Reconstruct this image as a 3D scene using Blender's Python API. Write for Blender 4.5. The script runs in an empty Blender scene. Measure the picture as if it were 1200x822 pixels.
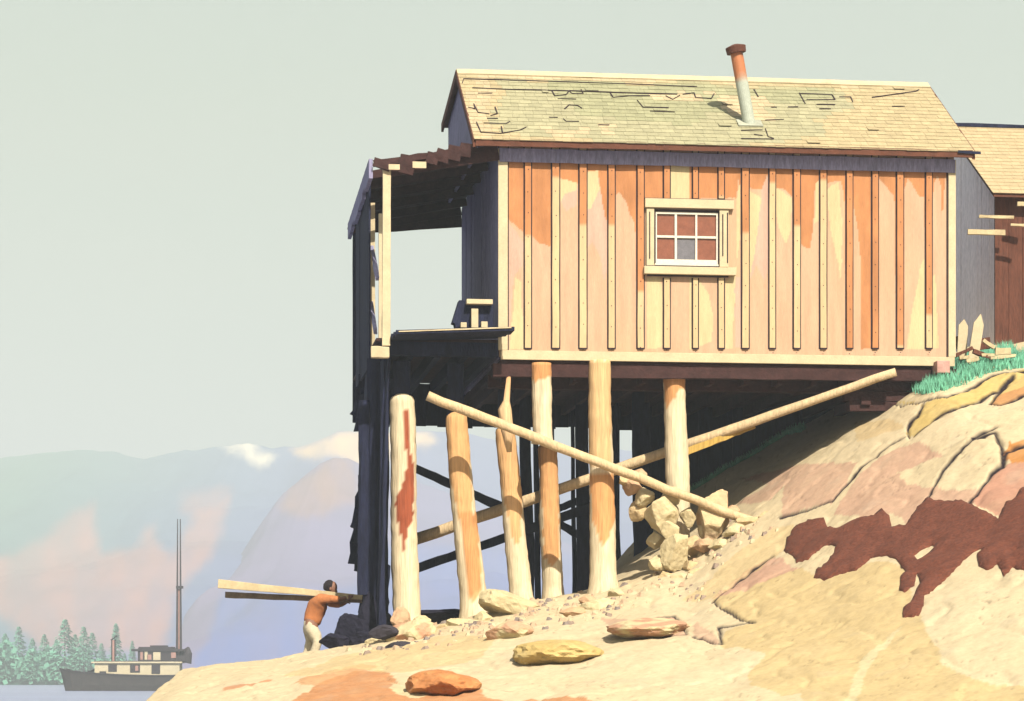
import bpy, math, random
import numpy as np
from mathutils import Vector, Matrix, noise
from mathutils.geometry import delaunay_2d_cdt
random.seed(7); rng = np.random.default_rng(7)
R = math.radians
scene = bpy.context.scene

# ---------------------------------------------------------------- camera
F = 3065.0; HZ = 797.0                       # focal length in photo pixels, horizon row
cam_d = bpy.data.cameras.new("camera"); cam = bpy.data.objects.new("camera", cam_d)
scene.collection.objects.link(cam); scene.camera = cam
cam.location = (0, 0, 0); cam.rotation_euler = (R(90), 0, 0)
cam_d.sensor_width = 36; cam_d.lens = F/1200*36
cam_d.shift_y = (HZ-411)/1200
cam_d.clip_start = .5; cam_d.clip_end = 12000

# ---------------------------------------------------------------- light
TH = R(7.16)                                  # the cabin is turned this much
ALT, AZ = 43.0, 7.16+11                       # sun: height, degrees to the right of straight behind the camera
sa = R(AZ)
sun_dir = Vector((math.sin(sa)*math.cos(R(ALT)), -math.cos(sa)*math.cos(R(ALT)), math.sin(R(ALT))))
sd = bpy.data.lights.new("sun", 'SUN'); sd.energy = 5.0; sd.angle = R(.53); sd.color = (1, .94, .84)
so = bpy.data.objects.new("sun", sd); scene.collection.objects.link(so)
so.rotation_euler = sun_dir.to_track_quat('Z', 'Y').to_euler(); so.location = (10, -20, 60)
w = bpy.data.worlds.new("World"); scene.world = w; w.use_nodes = True
nt = w.node_tree; bg = nt.nodes['Background']
sky = nt.nodes.new('ShaderNodeTexSky'); sky.sky_type = 'NISHITA'; sky.sun_disc = False
sky.sun_elevation = R(ALT); sky.sun_rotation = math.atan2(sun_dir.x, sun_dir.y)
sky.air_density = 1.0; sky.dust_density = 3.0; sky.ozone_density = .6
mixw = nt.nodes.new('ShaderNodeMix'); mixw.data_type = 'RGBA'; rmp = nt.nodes.new('ShaderNodeValToRGB'); nzw = nt.nodes.new('ShaderNodeTexNoise'); nzw.inputs['Scale'].default_value = 5; nzw.inputs['Detail'].default_value = 6
tcw = nt.nodes.new('ShaderNodeTexCoord'); sepw = nt.nodes.new('ShaderNodeSeparateXYZ'); mrw = nt.nodes.new('ShaderNodeMapRange')
nt.links.new(tcw.outputs['Generated'], sepw.inputs[0]); nt.links.new(sepw.outputs[2], mrw.inputs[0])
mrw.inputs[1].default_value = .22; mrw.inputs[2].default_value = .75; mrw.inputs[3].default_value = .88; mrw.inputs[4].default_value = .10
nt.links.new(mrw.outputs[0], mixw.inputs[0])
mpw = nt.nodes.new('ShaderNodeMapping'); mpw.inputs['Scale'].default_value = (1, 1, 5); nt.links.new(tcw.outputs['Generated'], mpw.inputs[0]); nt.links.new(mpw.outputs[0], nzw.inputs[0])
adw = nt.nodes.new('ShaderNodeMath'); adw.operation = 'MULTIPLY_ADD'; adw.inputs[1].default_value = .16; nt.links.new(nzw.outputs[0], adw.inputs[0]); nt.links.new(sepw.outputs[2], adw.inputs[2])
nt.links.new(adw.outputs[0], rmp.inputs[0])
rmp.color_ramp.elements[0].position = .06; rmp.color_ramp.elements[0].color = (.358, .345, .228, 1)
rmp.color_ramp.elements[1].position = .30; rmp.color_ramp.elements[1].color = (.306, .332, .222, 1)
scw = nt.nodes.new('ShaderNodeVectorMath'); scw.operation = 'SCALE'; scw.inputs[3].default_value = 9.8; nt.links.new(rmp.outputs[0], scw.inputs[0])
nt.links.new(scw.outputs[0], mixw.inputs[7])   # bright veil low in the sky, clear blue overhead
nt.links.new(sky.outputs[0], mixw.inputs[6]); nt.links.new(mixw.outputs[2], bg.inputs[0])
bg.inputs[1].default_value = .10
scene.view_settings.view_transform = 'Standard'; scene.view_settings.look = 'None'
scene.view_settings.gamma = 1; scene.view_settings.exposure = 1.0
scene.cycles.max_bounces = 6; scene.cycles.volume_bounces = 0
scene.cycles.use_denoising = True

# ---------------------------------------------------------------- helpers
GK = .60                                      # keeps base colours in their real range
def lin(r, g, b, k=1.0):
    k = k*GK
    f = lambda c: ((c/255+.055)/1.055)**2.4 if c > 10 else c/255/12.92
    return (f(r)*k, f(g)*k, f(b)*k)
col = scene.collection
def tag(o, label=None, cat=None, group=None, kind=None):
    if label: o['label'] = label
    if cat: o['category'] = cat
    if group: o['group'] = group
    if kind: o['kind'] = kind
    return o
def empty(name, loc, rz=0, **k):
    o = bpy.data.objects.new(name, None); col.objects.link(o); o.location = loc; o.rotation_euler = (0, 0, rz)
    o.empty_display_size = .3
    return tag(o, **k)
def copy_tree(o, parent=None):
    c = o.copy(); col.objects.link(c); c.parent = parent
    for ch in [x for x in bpy.data.objects if x.parent == o]: copy_tree(ch, c)
    return c

def material(name, color=(.5, .5, .5), rough=.85, attr=None, scale=6, stretch=(1, 1, 1), var=.25, bump=.3, bscale=40, bdist=.01, spec=.25, metal=0, fine=.1):
    m = bpy.data.materials.new(name); m.use_nodes = True
    n, l = m.node_tree.nodes, m.node_tree.links
    p = n['Principled BSDF']; p.inputs['Roughness'].default_value = rough
    p.inputs['Specular IOR Level'].default_value = spec; p.inputs['Metallic'].default_value = metal
    tc = n.new('ShaderNodeTexCoord'); mp = n.new('ShaderNodeMapping'); mp.inputs['Scale'].default_value = stretch
    l.new(tc.outputs['Object'], mp.inputs[0])
    nz = n.new('ShaderNodeTexNoise'); nz.inputs['Scale'].default_value = scale; nz.inputs['Detail'].default_value = 6; nz.inputs['Roughness'].default_value = .62
    l.new(mp.outputs[0], nz.inputs[0])
    mr = n.new('ShaderNodeMapRange'); mr.inputs[1].default_value = .3; mr.inputs[2].default_value = .7
    mr.inputs[3].default_value = 1-var; mr.inputs[4].default_value = 1+var*.6
    l.new(nz.outputs[0], mr.inputs[0])
    n2 = n.new('ShaderNodeTexNoise'); n2.inputs['Scale'].default_value = bscale; n2.inputs['Detail'].default_value = 5
    l.new(mp.outputs[0], n2.inputs[0])
    mr2 = n.new('ShaderNodeMapRange'); mr2.inputs[1].default_value = .3; mr2.inputs[2].default_value = .7
    mr2.inputs[3].default_value = 1-fine; mr2.inputs[4].default_value = 1+fine
    l.new(n2.outputs[0], mr2.inputs[0])
    mul = n.new('ShaderNodeMath'); mul.operation = 'MULTIPLY'; l.new(mr.outputs[0], mul.inputs[0]); l.new(mr2.outputs[0], mul.inputs[1])
    mx = n.new('ShaderNodeVectorMath'); mx.operation = 'SCALE'; l.new(mul.outputs[0], mx.inputs[3])
    if attr:
        a = n.new('ShaderNodeAttribute'); a.attribute_name = attr; l.new(a.outputs[0], mx.inputs[0])
    else: mx.inputs[0].default_value = color
    l.new(mx.outputs[0], p.inputs['Base Color'])
    b = n.new('ShaderNodeBump'); b.inputs['Strength'].default_value = bump; b.inputs['Distance'].default_value = bdist
    l.new(n2.outputs[0], b.inputs['Height']); l.new(b.outputs[0], p.inputs['Normal'])
    return m

class MB:
    def __init__(s): s.v = []; s.f = []; s.c = []
    def add(s, vs, fs, c=None):
        o = len(s.v); s.v += [tuple(x) for x in vs]; s.f += [tuple(i+o for i in q) for q in fs]
        s.c += [c or (1, 1, 1)]*len(vs); return s
    def box(s, lo, hi, c=None, M=None):
        x0, y0, z0 = lo; x1, y1, z1 = hi
        vs = [(x0,y0,z0),(x1,y0,z0),(x1,y1,z0),(x0,y1,z0),(x0,y0,z1),(x1,y0,z1),(x1,y1,z1),(x0,y1,z1)]
        if M: vs = [M @ Vector(q) for q in vs]
        return s.add(vs, [(3,2,1,0),(4,5,6,7),(0,1,5,4),(1,2,6,5),(2,3,7,6),(3,0,4,7)], c)
    def hexa(s, a, b, c=None):   # two quads of 4 points, matching order
        return s.add(list(a)+list(b), [(3,2,1,0),(4,5,6,7),(0,1,5,4),(1,2,6,5),(2,3,7,6),(3,0,4,7)], c)
    def bar(s, p0, p1, w, h, c=None, n=1, jit=0, up=(0, 0, 1), w1=None, h1=None):
        p0, p1 = Vector(p0), Vector(p1); d = (p1-p0).normalized(); U = Vector(up)
        if abs(d.dot(U)) > .98: U = Vector((0, 1, 0))
        sx = d.cross(U).normalized(); sz = sx.cross(d).normalized(); vs = []; fs = []
        w1 = w if w1 is None else w1; h1 = h if h1 is None else h1
        for i in range(n+1):
            t = i/n; q = p0.lerp(p1, t); ww = w+(w1-w)*t; hh = h+(h1-h)*t
            for a, b in ((-1,-1),(1,-1),(1,1),(-1,1)):
                j = Vector([random.uniform(-jit, jit) for _ in range(3)])
                vs.append(q+sx*a*ww/2+sz*b*hh/2+j)
            if i:
                o = (i-1)*4
                for k in range(4): fs.append((o+k, o+(k+1) % 4, o+4+(k+1) % 4, o+4+k))
        fs.append((3, 2, 1, 0)); o = n*4; fs.append((o, o+1, o+2, o+3))
        return s.add(vs, fs, c)
    def tube(s, pts, rad, seg=12, c=None, jit=0, cap=True, colf=None):
        pts = [Vector(p) for p in pts]; vs = []; fs = []; n = len(pts)
        for i, p in enumerate(pts):
            d = (pts[min(i+1, n-1)]-pts[max(i-1, 0)]).normalized()
            ref = Vector((1, 0, 0)) if abs(d.x) < .8 else Vector((0, 0, 1))
            a = d.cross(ref).normalized(); b = d.cross(a).normalized()
            r = rad[i] if hasattr(rad, '__len__') else rad
            for k in range(seg):
                t = 2*math.pi*k/seg
                rr = r*(1+(noise.noise(Vector((math.cos(t)*1.3, math.sin(t)*1.3, i*.45+pts[0].x*3)))*jit if jit else 0))
                vs.append(p+a*math.cos(t)*rr+b*math.sin(t)*rr)
            if i:
                o = (i-1)*seg
                for k in range(seg): fs.append((o+k, o+(k+1) % seg, o+seg+(k+1) % seg, o+seg+k))
        if cap:
            fs.append(tuple(range(seg))[::-1]); fs.append(tuple((n-1)*seg+k for k in range(seg)))
        o = len(s.v); s.add(vs, fs, c)
        if colf:
            for i in range(len(vs)): s.c[o+i] = colf(vs[i])
        return s
    def prism(s, poly, dvec, c=None):
        n = len(poly); d = Vector(dvec); a = [Vector(p) for p in poly]; b = [p+d for p in a]
        fs = [tuple(range(n)), tuple(range(n, 2*n))[::-1]]+[(k, k+n, (k+1) % n+n, (k+1) % n) for k in range(n)]
        return s.add(a+b, fs, c)
    def build(s, name, m, parent=None, loc=(0, 0, 0), rz=0, smooth=False, attr=False, bevel=0, world=False):
        me = bpy.data.meshes.new(name); vs = s.v
        if world: L = Vector(loc); vs = [tuple(Vector(q)-L) for q in vs]
        me.from_pydata(vs, [], s.f); me.update()
        if attr:
            ca = me.color_attributes.new('tint', 'FLOAT_COLOR', 'POINT')
            a = np.ones((len(vs), 4), 'f'); a[:, :3] = np.array(s.c, 'f'); ca.data.foreach_set('color', a.ravel())
        me.materials.append(m); o = bpy.data.objects.new(name, me); col.objects.link(o)
        import bmesh
        bm = bmesh.new(); bm.from_mesh(me); bmesh.ops.recalc_face_normals(bm, faces=bm.faces); bm.to_mesh(me); bm.free()
        if smooth: me.polygons.foreach_set('use_smooth', [True]*len(me.polygons))
        o.location = loc; o.rotation_euler = (0, 0, rz)
        if parent: o.parent = parent
        if bevel:
            b = o.modifiers.new('bevel', 'BEVEL'); b.width = bevel; b.segments = 2; b.limit_method = 'ANGLE'
        return o

def at(px, py, D): return Vector(((px-600)/F*D, D, (HZ-py)/F*D))
CT, ST = math.cos(TH), math.sin(TH); X0, Y0, Z0 = -.20, 41.0, 5.05
def HW(u, v, z): return Vector((X0+u*CT-v*ST, Y0+u*ST+v*CT, z))       # cabin grid -> world
def onv(px, py, v=0.0):                                                # photo point on the cabin plane at depth v -> (u, z)
    rx, rz = (px-600)/F, (HZ-py)/F
    t = (v-X0*ST+Y0*CT)/(-rx*ST+CT)
    return ((t*rx-X0)*CT+(t-Y0)*ST, t*rz)
def inpoly(X, Y, poly):
    X = np.asarray(X, float); Y = np.asarray(Y, float); ins = np.zeros(X.shape, bool); n = len(poly)
    for i in range(n):
        x1, y1 = poly[i]; x2, y2 = poly[(i+1) % n]
        if y1 == y2: continue
        ins ^= ((y1 > Y) != (y2 > Y)) & (X < (x2-x1)*(Y-y1)/(y2-y1)+x1)
    return ins
def segdist(X, Y, pl):
    d = np.full(X.shape, 1e9)
    for (x1, y1), (x2, y2) in zip(pl[:-1], pl[1:]):
        L2 = (x2-x1)**2+(y2-y1)**2+1e-12
        t = np.clip(((X-x1)*(x2-x1)+(Y-y1)*(y2-y1))/L2, 0, 1)
        d = np.minimum(d, np.hypot(X-x1-t*(x2-x1), Y-y1-t*(y2-y1)))
    return d
def vnoise(X, Y, seed=0):
    xi = np.floor(X).astype(np.int64); yi = np.floor(Y).astype(np.int64); fx = X-xi; fy = Y-yi
    fx = fx*fx*(3-2*fx); fy = fy*fy*(3-2*fy)
    def h(a, b):
        n = (a*374761393+b*668265263+seed*974634777) & 0xffffffff
        n = ((n ^ (n >> 13))*1274126177) & 0xffffffff
        return ((n ^ (n >> 16)) & 0xffff)/65535.0
    return (h(xi, yi)*(1-fx)+h(xi+1, yi)*fx)*(1-fy)+(h(xi, yi+1)*(1-fx)+h(xi+1, yi+1)*fx)*fy-.5
def fbm(X, Y, o=4, seed=0):
    s = 0; a = 1
    for i in range(o): s = s+a*vnoise(X*2**i+17*i, Y*2**i+9*i, seed+i); a *= .5
    return s

# ---------------------------------------------------------------- materials
CREAM = lin(240, 219, 170)
M = {}
M['rock'] = material('pale_rock', attr='tint', scale=1.3, var=.06, bump=.2, bscale=16, bdist=.03, fine=.07, rough=.95, spec=.1)
M['stone'] = material('boulder_stone', attr='tint', scale=4, var=.12, bump=.6, bscale=14, bdist=.03, fine=.08, rough=.95, spec=.1)
M['board'] = material('weathered_boards', attr='tint', scale=3, stretch=(3, 3, .35), var=.14, bump=.35, bscale=30, bdist=.006, fine=.08, spec=.15)
M['shingle'] = material('old_shingles', attr='tint', scale=5, var=.13, bump=.5, bscale=40, bdist=.006, fine=.12, spec=.1, rough=.95)
M['trim'] = material('cream_painted_trim', lin(241, 220, 176, .76), scale=4, stretch=(1, 1, 1), var=.12, bump=.3, bscale=35, fine=.06)
M['log'] = material('debarked_log', attr='tint', scale=3, stretch=(4, 4, .3), var=.15, bump=.8, bscale=9, bdist=.02, fine=.17, spec=.12)
M['plank'] = material('pale_plank', lin(238, 214, 165, .72), scale=4, var=.2, bump=.4, bscale=25, fine=.1)
M['dark'] = material('shade_navy_timber', lin(38, 42, 66, .95), scale=5, stretch=(2, 2, .5), var=.45, bump=.6, bscale=22, bdist=.015, fine=.2, spec=.15)  # navy base colour puts the under-house shade into the timber itself
M['darkb'] = material('dark_brown_timber', lin(74, 48, 44, .9), scale=5, stretch=(1, 1, 1), var=.35, bump=.6, bscale=25, bdist=.012, fine=.2, spec=.15)
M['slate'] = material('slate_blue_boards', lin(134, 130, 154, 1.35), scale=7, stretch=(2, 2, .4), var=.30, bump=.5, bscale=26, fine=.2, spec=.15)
M['grey'] = material('silver_grey_boards', lin(232, 222, 218, 1.6), scale=7, stretch=(2, 2, .4), var=.18, bump=.5, bscale=26, fine=.15, spec=.15)
M['rust'] = material('rusty_brown_boards', lin(120, 74, 56, .75), scale=6, stretch=(2, 2, .3), var=.35, bump=.5, bscale=26, fine=.25, spec=.15)
M['fascia'] = material('brown_fascia', lin(118, 70, 48, .8), scale=6, var=.3, bump=.4)
M['ink'] = material('tarred_seam', lin(60, 40, 46, .8), var=.3, bump=.2)
M['white'] = material('white_sash_paint', lin(250, 243, 220, .85), var=.08, bump=.2, scale=6)
M['pane'] = material('brown_curtained_glass', lin(168, 104, 80, .75), rough=.12, spec=.5, var=.2, bump=0, scale=9)
M['pane2'] = material('grey_curtained_glass', lin(170, 165, 170, .5), rough=.12, spec=.5, var=.2, bump=0, scale=9)
M['pipe'] = material('galvanised_pipe', attr='tint', var=.12, scale=9, bump=.2, rough=.6, spec=.4)
M['grass'] = material('sea_green_grass', lin(128, 204, 166, 1.0), var=.45, scale=3, bump=0, fine=.1, rough=.8)
M['weed'] = material('brown_seaweed', lin(118, 64, 43, .92), var=.25, scale=5, bump=.8, bscale=22, bdist=.02, fine=.25, rough=.9)
M['skin'] = material('skin', lin(150, 106, 82, .9), var=.1, bump=.1, rough=.6)
M['hair'] = material('dark_hair', lin(45, 36, 36, .8), var=.3, bump=.6, bscale=60)
M['shirt'] = material('orange_shirt', lin(222, 140, 84, .75), var=.12, bump=.4, bscale=25)
M['trouser'] = material('cream_trousers', lin(243, 226, 190, .75), var=.1, bump=.4, bscale=25)
M['boot'] = material('dark_boots', lin(52, 44, 46, .8), var=.2)
M['hull'] = material('grey_hull_paint', lin(112, 104, 100, .45), var=.25, scale=1.2, bump=.2, bscale=6, rough=.7)
M['bwhite'] = material('boat_cream_paint', lin(246, 230, 190, .75), var=.1, scale=1.5, bump=.1)
M['bdark'] = material('boat_dark_trim', lin(88, 80, 84, .5), var=.2, scale=2, bump=.1)
M['bpink'] = material('boat_mast_wood', lin(215, 165, 150, .7), var=.1, scale=2, bump=.1)
M['needles'] = material('sea_green_needles', lin(124, 196, 162, .85), var=.14, scale=.4, bump=0, fine=.1, rough=.9)
M['bark'] = material('conifer_bark', lin(110, 100, 95, .5), var=.2, scale=1)
M['hill'] = material('mountain_side', attr='tint', var=.10, scale=.004, bump=0, bscale=.03, fine=.06, rough=1, spec=0)

# ---------------------------------------------------------------- terrain
cols = [-26, -12, -8.03, -6.1, -5.5, -5.3, -4.68, -4.0, -3.35, -2.68, -1.67, -.63, .2, 1.34, 2.61, 4.01, 5.35, 6.69, 8.03, 10, 13.5, 30]
rows = {
 8:  [-4.5]*22,
 20: [-4, -4, -3.5, -3, -3, -3, -2.8, -2.6, -2.6, -2.5, -2.4, -2.3, -2.2, -2.1, -2.0, -2, -1.9, -1.8, -1.7, -1.6, -1.5, -1.5],
 26: [-4, -3.5, -3, -2.5, -2.2, -2.1, -2.0, -1.8, -1.7, -1.5, -1.3, -1.1, -1.0, -.95, -.9, -.8, -.6, -.3, -.1, .3, .8, 1],
 31: [-4, -3, -3, -2.3, -1.7, -1.45, -1.1, -.8, -.6, -.42, -.33, -.28, -.25, -.2, -.1, .2, .65, 1.1, 1.4, 1.8, 2.2, 2.5],
 36: [-4, -3, -3, -2.2, -1.2, -.42, -.18, -.08, -.02, .06, .16, .28, .38, .5, .72, 1.3, 2.0, 2.7, 3.15, 3.6, 4.0, 4.2],
 39: [-4, -3, -3, -2.2, -1.0, -.1, .10, .16, .24, .32, .47, .68, .86, .96, 1.2, 2.0, 2.9, 3.85, 4.2, 4.6, 4.9, 5.0],
 41: [-4, -3, -3, -2.2, -.9, .16, .27, .33, .47, .56, .72, 1.0, 1.26, 1.38, 1.72, 2.66, 3.6, 4.62, 4.86, 5.2, 5.5, 5.6],
 42.2:[-4, -3, -3, -2.2, -1.2, -.2, -.05, .08, .25, .50, .78, 1.05, 1.3, 1.45, 1.9, 2.9, 3.85, 4.78, 5.1, 5.4, 5.7, 5.8],
 43.5:[-4, -3.5, -3, -2.4, -1.8, -1.2, -.8, -.35, .02, .38, .75, 1.0, 1.25, 1.5, 2.2, 3.2, 4.1, 4.95, 5.4, 5.7, 6, 6],
 46: [-4, -3.5, -3, -2.6, -2.2, -1.9, -1.6, -1.2, -.6, -.1, .35, .7, 1.0, 1.6, 3.0, 3.9, 4.6, 5.3, 5.9, 6.1, 6.3, 6.3],
 50: [-4, -3.5, -3, -3, -2.8, -2.5, -2.2, -1.8, -1.5, -1.0, -.6, -.3, 0, .8, 1.9, 3.4, 4.6, 5.6, 6.1, 6.3, 6.5, 6.5],
 60: [-4, -4, -4, -4, -4, -4, -4, -4, -3.5, -3.2, -3, -2.5, -2, -1, 0, 1.5, 3.0, 4.2, 5, 5.5, 6, 6],
 80: [-5]*14+[-4, -3, -2, -1, 0, 1, 2, 2.5],
 110: [-6]*22}
RY = sorted(rows); RT = np.array([rows[y] for y in RY], float)
def base_h(X, Y):
    X = np.asarray(X, float); Y = np.asarray(Y, float)
    ix = np.clip(np.searchsorted(cols, X)-1, 0, len(cols)-2); iy = np.clip(np.searchsorted(RY, Y)-1, 0, len(RY)-2)
    cx = np.array(cols, float); cy = np.array(RY, float)
    fx = np.clip((X-cx[ix])/(cx[ix+1]-cx[ix]), 0, 1); fy = np.clip((Y-cy[iy])/(cy[iy+1]-cy[iy]), 0, 1)
    return (RT[iy, ix]*(1-fx)+RT[iy, ix+1]*fx)*(1-fy)+(RT[iy+1, ix]*(1-fx)+RT[iy+1, ix+1]*fx)*fy
def smooth_h(X, Y):
    s = 0
    for dx, dy, wt in ((0,0,4),(.15,0,2),(-.15,0,2),(0,.45,2),(0,-.45,2),(.12,.3,1),(-.12,.3,1),(.12,-.3,1),(-.12,-.3,1)):
        s = s+wt*base_h(np.asarray(X)+dx, np.asarray(Y)+dy)
    return s/16
def ground_xy(px, py):                         # where the ray of a photo point meets the smooth rock
    D = np.arange(22, 62, .04); k = (px-600)/F; zz = (HZ-py)/F*D
    h = smooth_h(k*D, D); below = np.nonzero(zz <= h)[0]
    if len(below) == 0:
        i = int(np.argmin(zz-h))
    else: i = below[0]
    return (k*D[i], D[i])
def gpoly(pts): return [ground_xy(*p) for p in pts]

xs = np.concatenate([np.arange(-26, -6.4, .4), np.arange(-6.4, 9.0, .028), np.arange(9.0, 30, .4)])
ys = np.concatenate([np.arange(8, 27, .5), np.arange(27, 44.6, .055), np.arange(44.6, 52, .15), np.arange(52, 110, 1.5)])
GX, GY = np.meshgrid(xs, ys)
H = smooth_h(GX, GY)
near = np.clip((H+1.0)/.8, 0, 1)
H = H+.11*fbm(GX*.55, GY*.35, 3, 3)*near+.035*fbm(GX*2.2, GY*1.4, 3, 11)*near
rid = np.abs(fbm(GX*1.3+.4*GY, GY*.9, 3, 21)); H = H-.03*np.clip(.10-rid, 0, 1)/.10*near
H = H+.012*fbm(GX*9, GY*7, 2, 31)*near

base = np.array(lin(243, 221, 178)); tint = np.zeros(GX.shape+(3,)); tint[:] = base
mott = np.clip(fbm(GX*.8, GY*.5, 4, 5)*1.6+.5, 0, 1)[..., None]
tint = tint*(1-.10*mott)+np.array(lin(226, 196, 130))*.10*mott
def stain(pts, rgb, k=1.0, soft=.05):
    P = gpoly(pts); wob = .05
    X = GX+wob*fbm(GX*5, GY*3, 3, 41); Y = GY+wob*3*fbm(GX*5, GY*3, 3, 51)
    m = inpoly(X, Y, P); a = (m*k)[..., None]*(1-.25*np.abs(fbm(GX*3, GY*2, 3, 61)))[..., None]
    tint[:] = tint*(1-a)+np.array(lin(*rgb))*a
OCH, PNK, ORG, YEL = (233, 204, 146), (226, 180, 150), (224, 156, 102), (234, 202, 122)
stain([(837,702),(868,672),(905,672),(935,665),(960,674),(1030,652),(1060,660),(1078,722),(1090,745),(1105,780),(1150,802),(1200,803),(1260,800),(1260,840),(945,840),(940,812),(915,816),(880,802),(875,790),(898,767),(850,755),(845,750),(850,738),(884,727),(845,712)], OCH, .95)
stain([(1057,733),(1040,745),(1008,775),(985,840),(1000,840),(1015,788),(1050,742)], (241,222,172))
stain([(835,700),(870,668),(905,650),(920,655),(938,666),(890,682),(850,698)], PNK)
stain([(862,590),(900,570),(870,560),(920,552),(1005,545),(990,570),(975,590),(915,604),(918,572),(900,590)], PNK, .8)
stain([(975,602),(1008,557),(1040,532),(1075,518),(1108,534),(1080,540),(1052,552),(1062,566),(1110,574),(1150,572),(1210,556),(1210,578),(1150,592),(1088,586),(1065,612),(1045,596),(1030,612),(1000,604)], PNK, .85)
stain([(1138,586),(1168,548),(1215,535),(1215,585),(1172,606)], (219,164,134))
stain([(1000,500),(1040,492),(1060,500),(1040,508),(1005,520)], (236,205,150), .8)
stain([(300,835),(345,818),(375,800),(412,788),(448,785),(456,792),(470,800),(476,815),(500,812),(520,805),(545,798),(562,803),(572,812),(600,814),(640,812),(720,820),(730,840)], ORG, .95)
stain([(455,806),(462,798),(500,812),(480,818)], (243,222,172))
stain([(345,801),(385,788),(425,780),(445,782),(425,787),(395,797),(370,803)], (230,168,112), .8)
stain([(260,806),(320,796),(318,800),(262,811)], (222,148,100), .8)
stain([(330,792),(400,768),(460,757),(540,742),(585,745),(560,772),(470,790),(415,784),(370,794)], (236,205,146), .7)
stain([(800,702),(850,660),(905,620),(960,612),(915,648),(860,680),(840,700)], (238,207,146), .6)
stain([(1025,478),(1075,473),(1110,462),(1140,450),(1175,436),(1210,430),(1210,436),(1172,450),(1140,468),(1112,480),(1090,496),(1072,511),(1062,505),(1075,488),(1082,474)], YEL, .95)
stain([(1160,467),(1172,452),(1190,441),(1212,436),(1212,462),(1190,466),(1172,471)], YEL, .9)
stain([(1160,467),(1172,458),(1195,452),(1212,446),(1212,456),(1190,466),(1172,471)], ORG, .8)
stain([(1176,530),(1182,520),(1212,514),(1212,540),(1185,545)], (226,156,84))
stain([(700,722),(745,727),(792,722),(806,742),(760,745),(735,742)], PNK, .8)
stain([(815,728),(835,740),(846,750),(812,744)], PNK, .7)
CR = np.array(lin(66, 52, 58, .6))
def crack(pts, w=.022, depth=.03):
    P = [ground_xy(*p) for p in pts]
    # distances measured with the depth axis squeezed, so the groove is wider along the line of sight
    dd = segdist(GX+.02*fbm(GX*7, GY*4, 2, 71), (GY+.1*fbm(GX*7, GY*4, 2, 81))*.30, [(x, y*.30) for x, y in P])
    ww = w*1.15*(1+.7*fbm(GX*1.7, GY*1.1, 2, 91))
    a = np.clip(1.4-dd/ww, 0, 1)
    H[:] = H-depth*a; tint[:] = tint*(1-a[..., None])+CR*a[..., None]
for c, ww in (([(915,606),(945,598),(975,590),(1008,552),(1045,520),(1060,511)], .018), ([(1088,583),(1105,550),(1140,514),(1165,508),(1175,528),(1176,545),(1180,530),(1212,520)], .019),
    ([(1136,590),(1155,562),(1176,545)], .022), ([(1025,478),(1055,477),(1075,473),(1110,462),(1140,450),(1175,436),(1205,432)], .016),
    ([(1082,474),(1075,488),(1063,501),(1065,512)], .02), ([(1070,511),(1090,496),(1112,480),(1140,468),(1170,452),(1188,438)], .018),
    ([(1188,440),(1171,455),(1160,467),(1172,471),(1192,465),(1212,455)], .018), ([(836,703),(870,673),(905,650)], .018),
    ([(836,703),(845,712),(884,727),(842,733),(846,750),(812,745)], .018), ([(727,741),(745,729),(790,722),(806,741),(765,745)], .018),
    ([(1140,512),(1167,499)], .02)): crack(c, ww)

def grid_mesh(name, X, Y, Z, T, m, smooth=True):
    ny, nx = X.shape; me = bpy.data.meshes.new(name)
    v = np.stack([X, Y, Z], -1).reshape(-1, 3).astype('f')
    i = np.arange(nx*ny).reshape(ny, nx)
    q = np.stack([i[:-1, :-1], i[:-1, 1:], i[1:, 1:], i[1:, :-1]], -1).reshape(-1, 4)
    me.vertices.add(len(v)); me.vertices.foreach_set('co', v.ravel())
    me.loops.add(q.size); me.loops.foreach_set('vertex_index', q.ravel().astype('i'))
    me.polygons.add(len(q)); me.polygons.foreach_set('loop_start', np.arange(0, q.size, 4, dtype='i'))
    me.update(calc_edges=True)
    if T is not None:
        ca = me.color_attributes.new('tint', 'FLOAT_COLOR', 'POINT')
        a = np.ones((len(v), 4), 'f'); a[:, :3] = T.reshape(-1, 3); ca.data.foreach_set('color', a.ravel())
    me.polygons.foreach_set('use_smooth', [smooth]*len(q)); me.materials.append(m)
    o = bpy.data.objects.new(name, me); col.objects.link(o); return o
speck = fbm(GX*16, GY*11, 3, 101); tint *= (1-.10*np.clip(speck*3-.4, 0, 1))[..., None]     # grit and lichen
lich = np.clip(fbm(GX*2.6, GY*2.0, 4, 111)*5-1.6, 0, 1)[..., None]*.16; tint[:] = tint*(1-lich)+np.array(lin(206, 196, 172))*lich
hair_ = np.clip(1-np.abs(fbm(GX*.9+.3*GY, GY*.7-.2*GX, 4, 121))/.006, 0, 1)*near; tint *= (1-.38*hair_)[..., None]; H -= .012*hair_
K_ROCK = .74
tag(grid_mesh('rock_ground', GX, GY, H, tint*K_ROCK, M['rock']), kind='structure')
def gh(x, y):
    x = float(x); y = float(y)
    i = min(max(int(np.searchsorted(xs, x)), 1), len(xs)-1); j = min(max(int(np.searchsorted(ys, y)), 1), len(ys)-1)
    fx = (x-xs[i-1])/(xs[i]-xs[i-1]); fy = (y-ys[j-1])/(ys[j]-ys[j-1])
    return (H[j-1, i-1]*(1-fx)+H[j-1, i]*fx)*(1-fy)+(H[j, i-1]*(1-fx)+H[j, i]*fx)*fy

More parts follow.
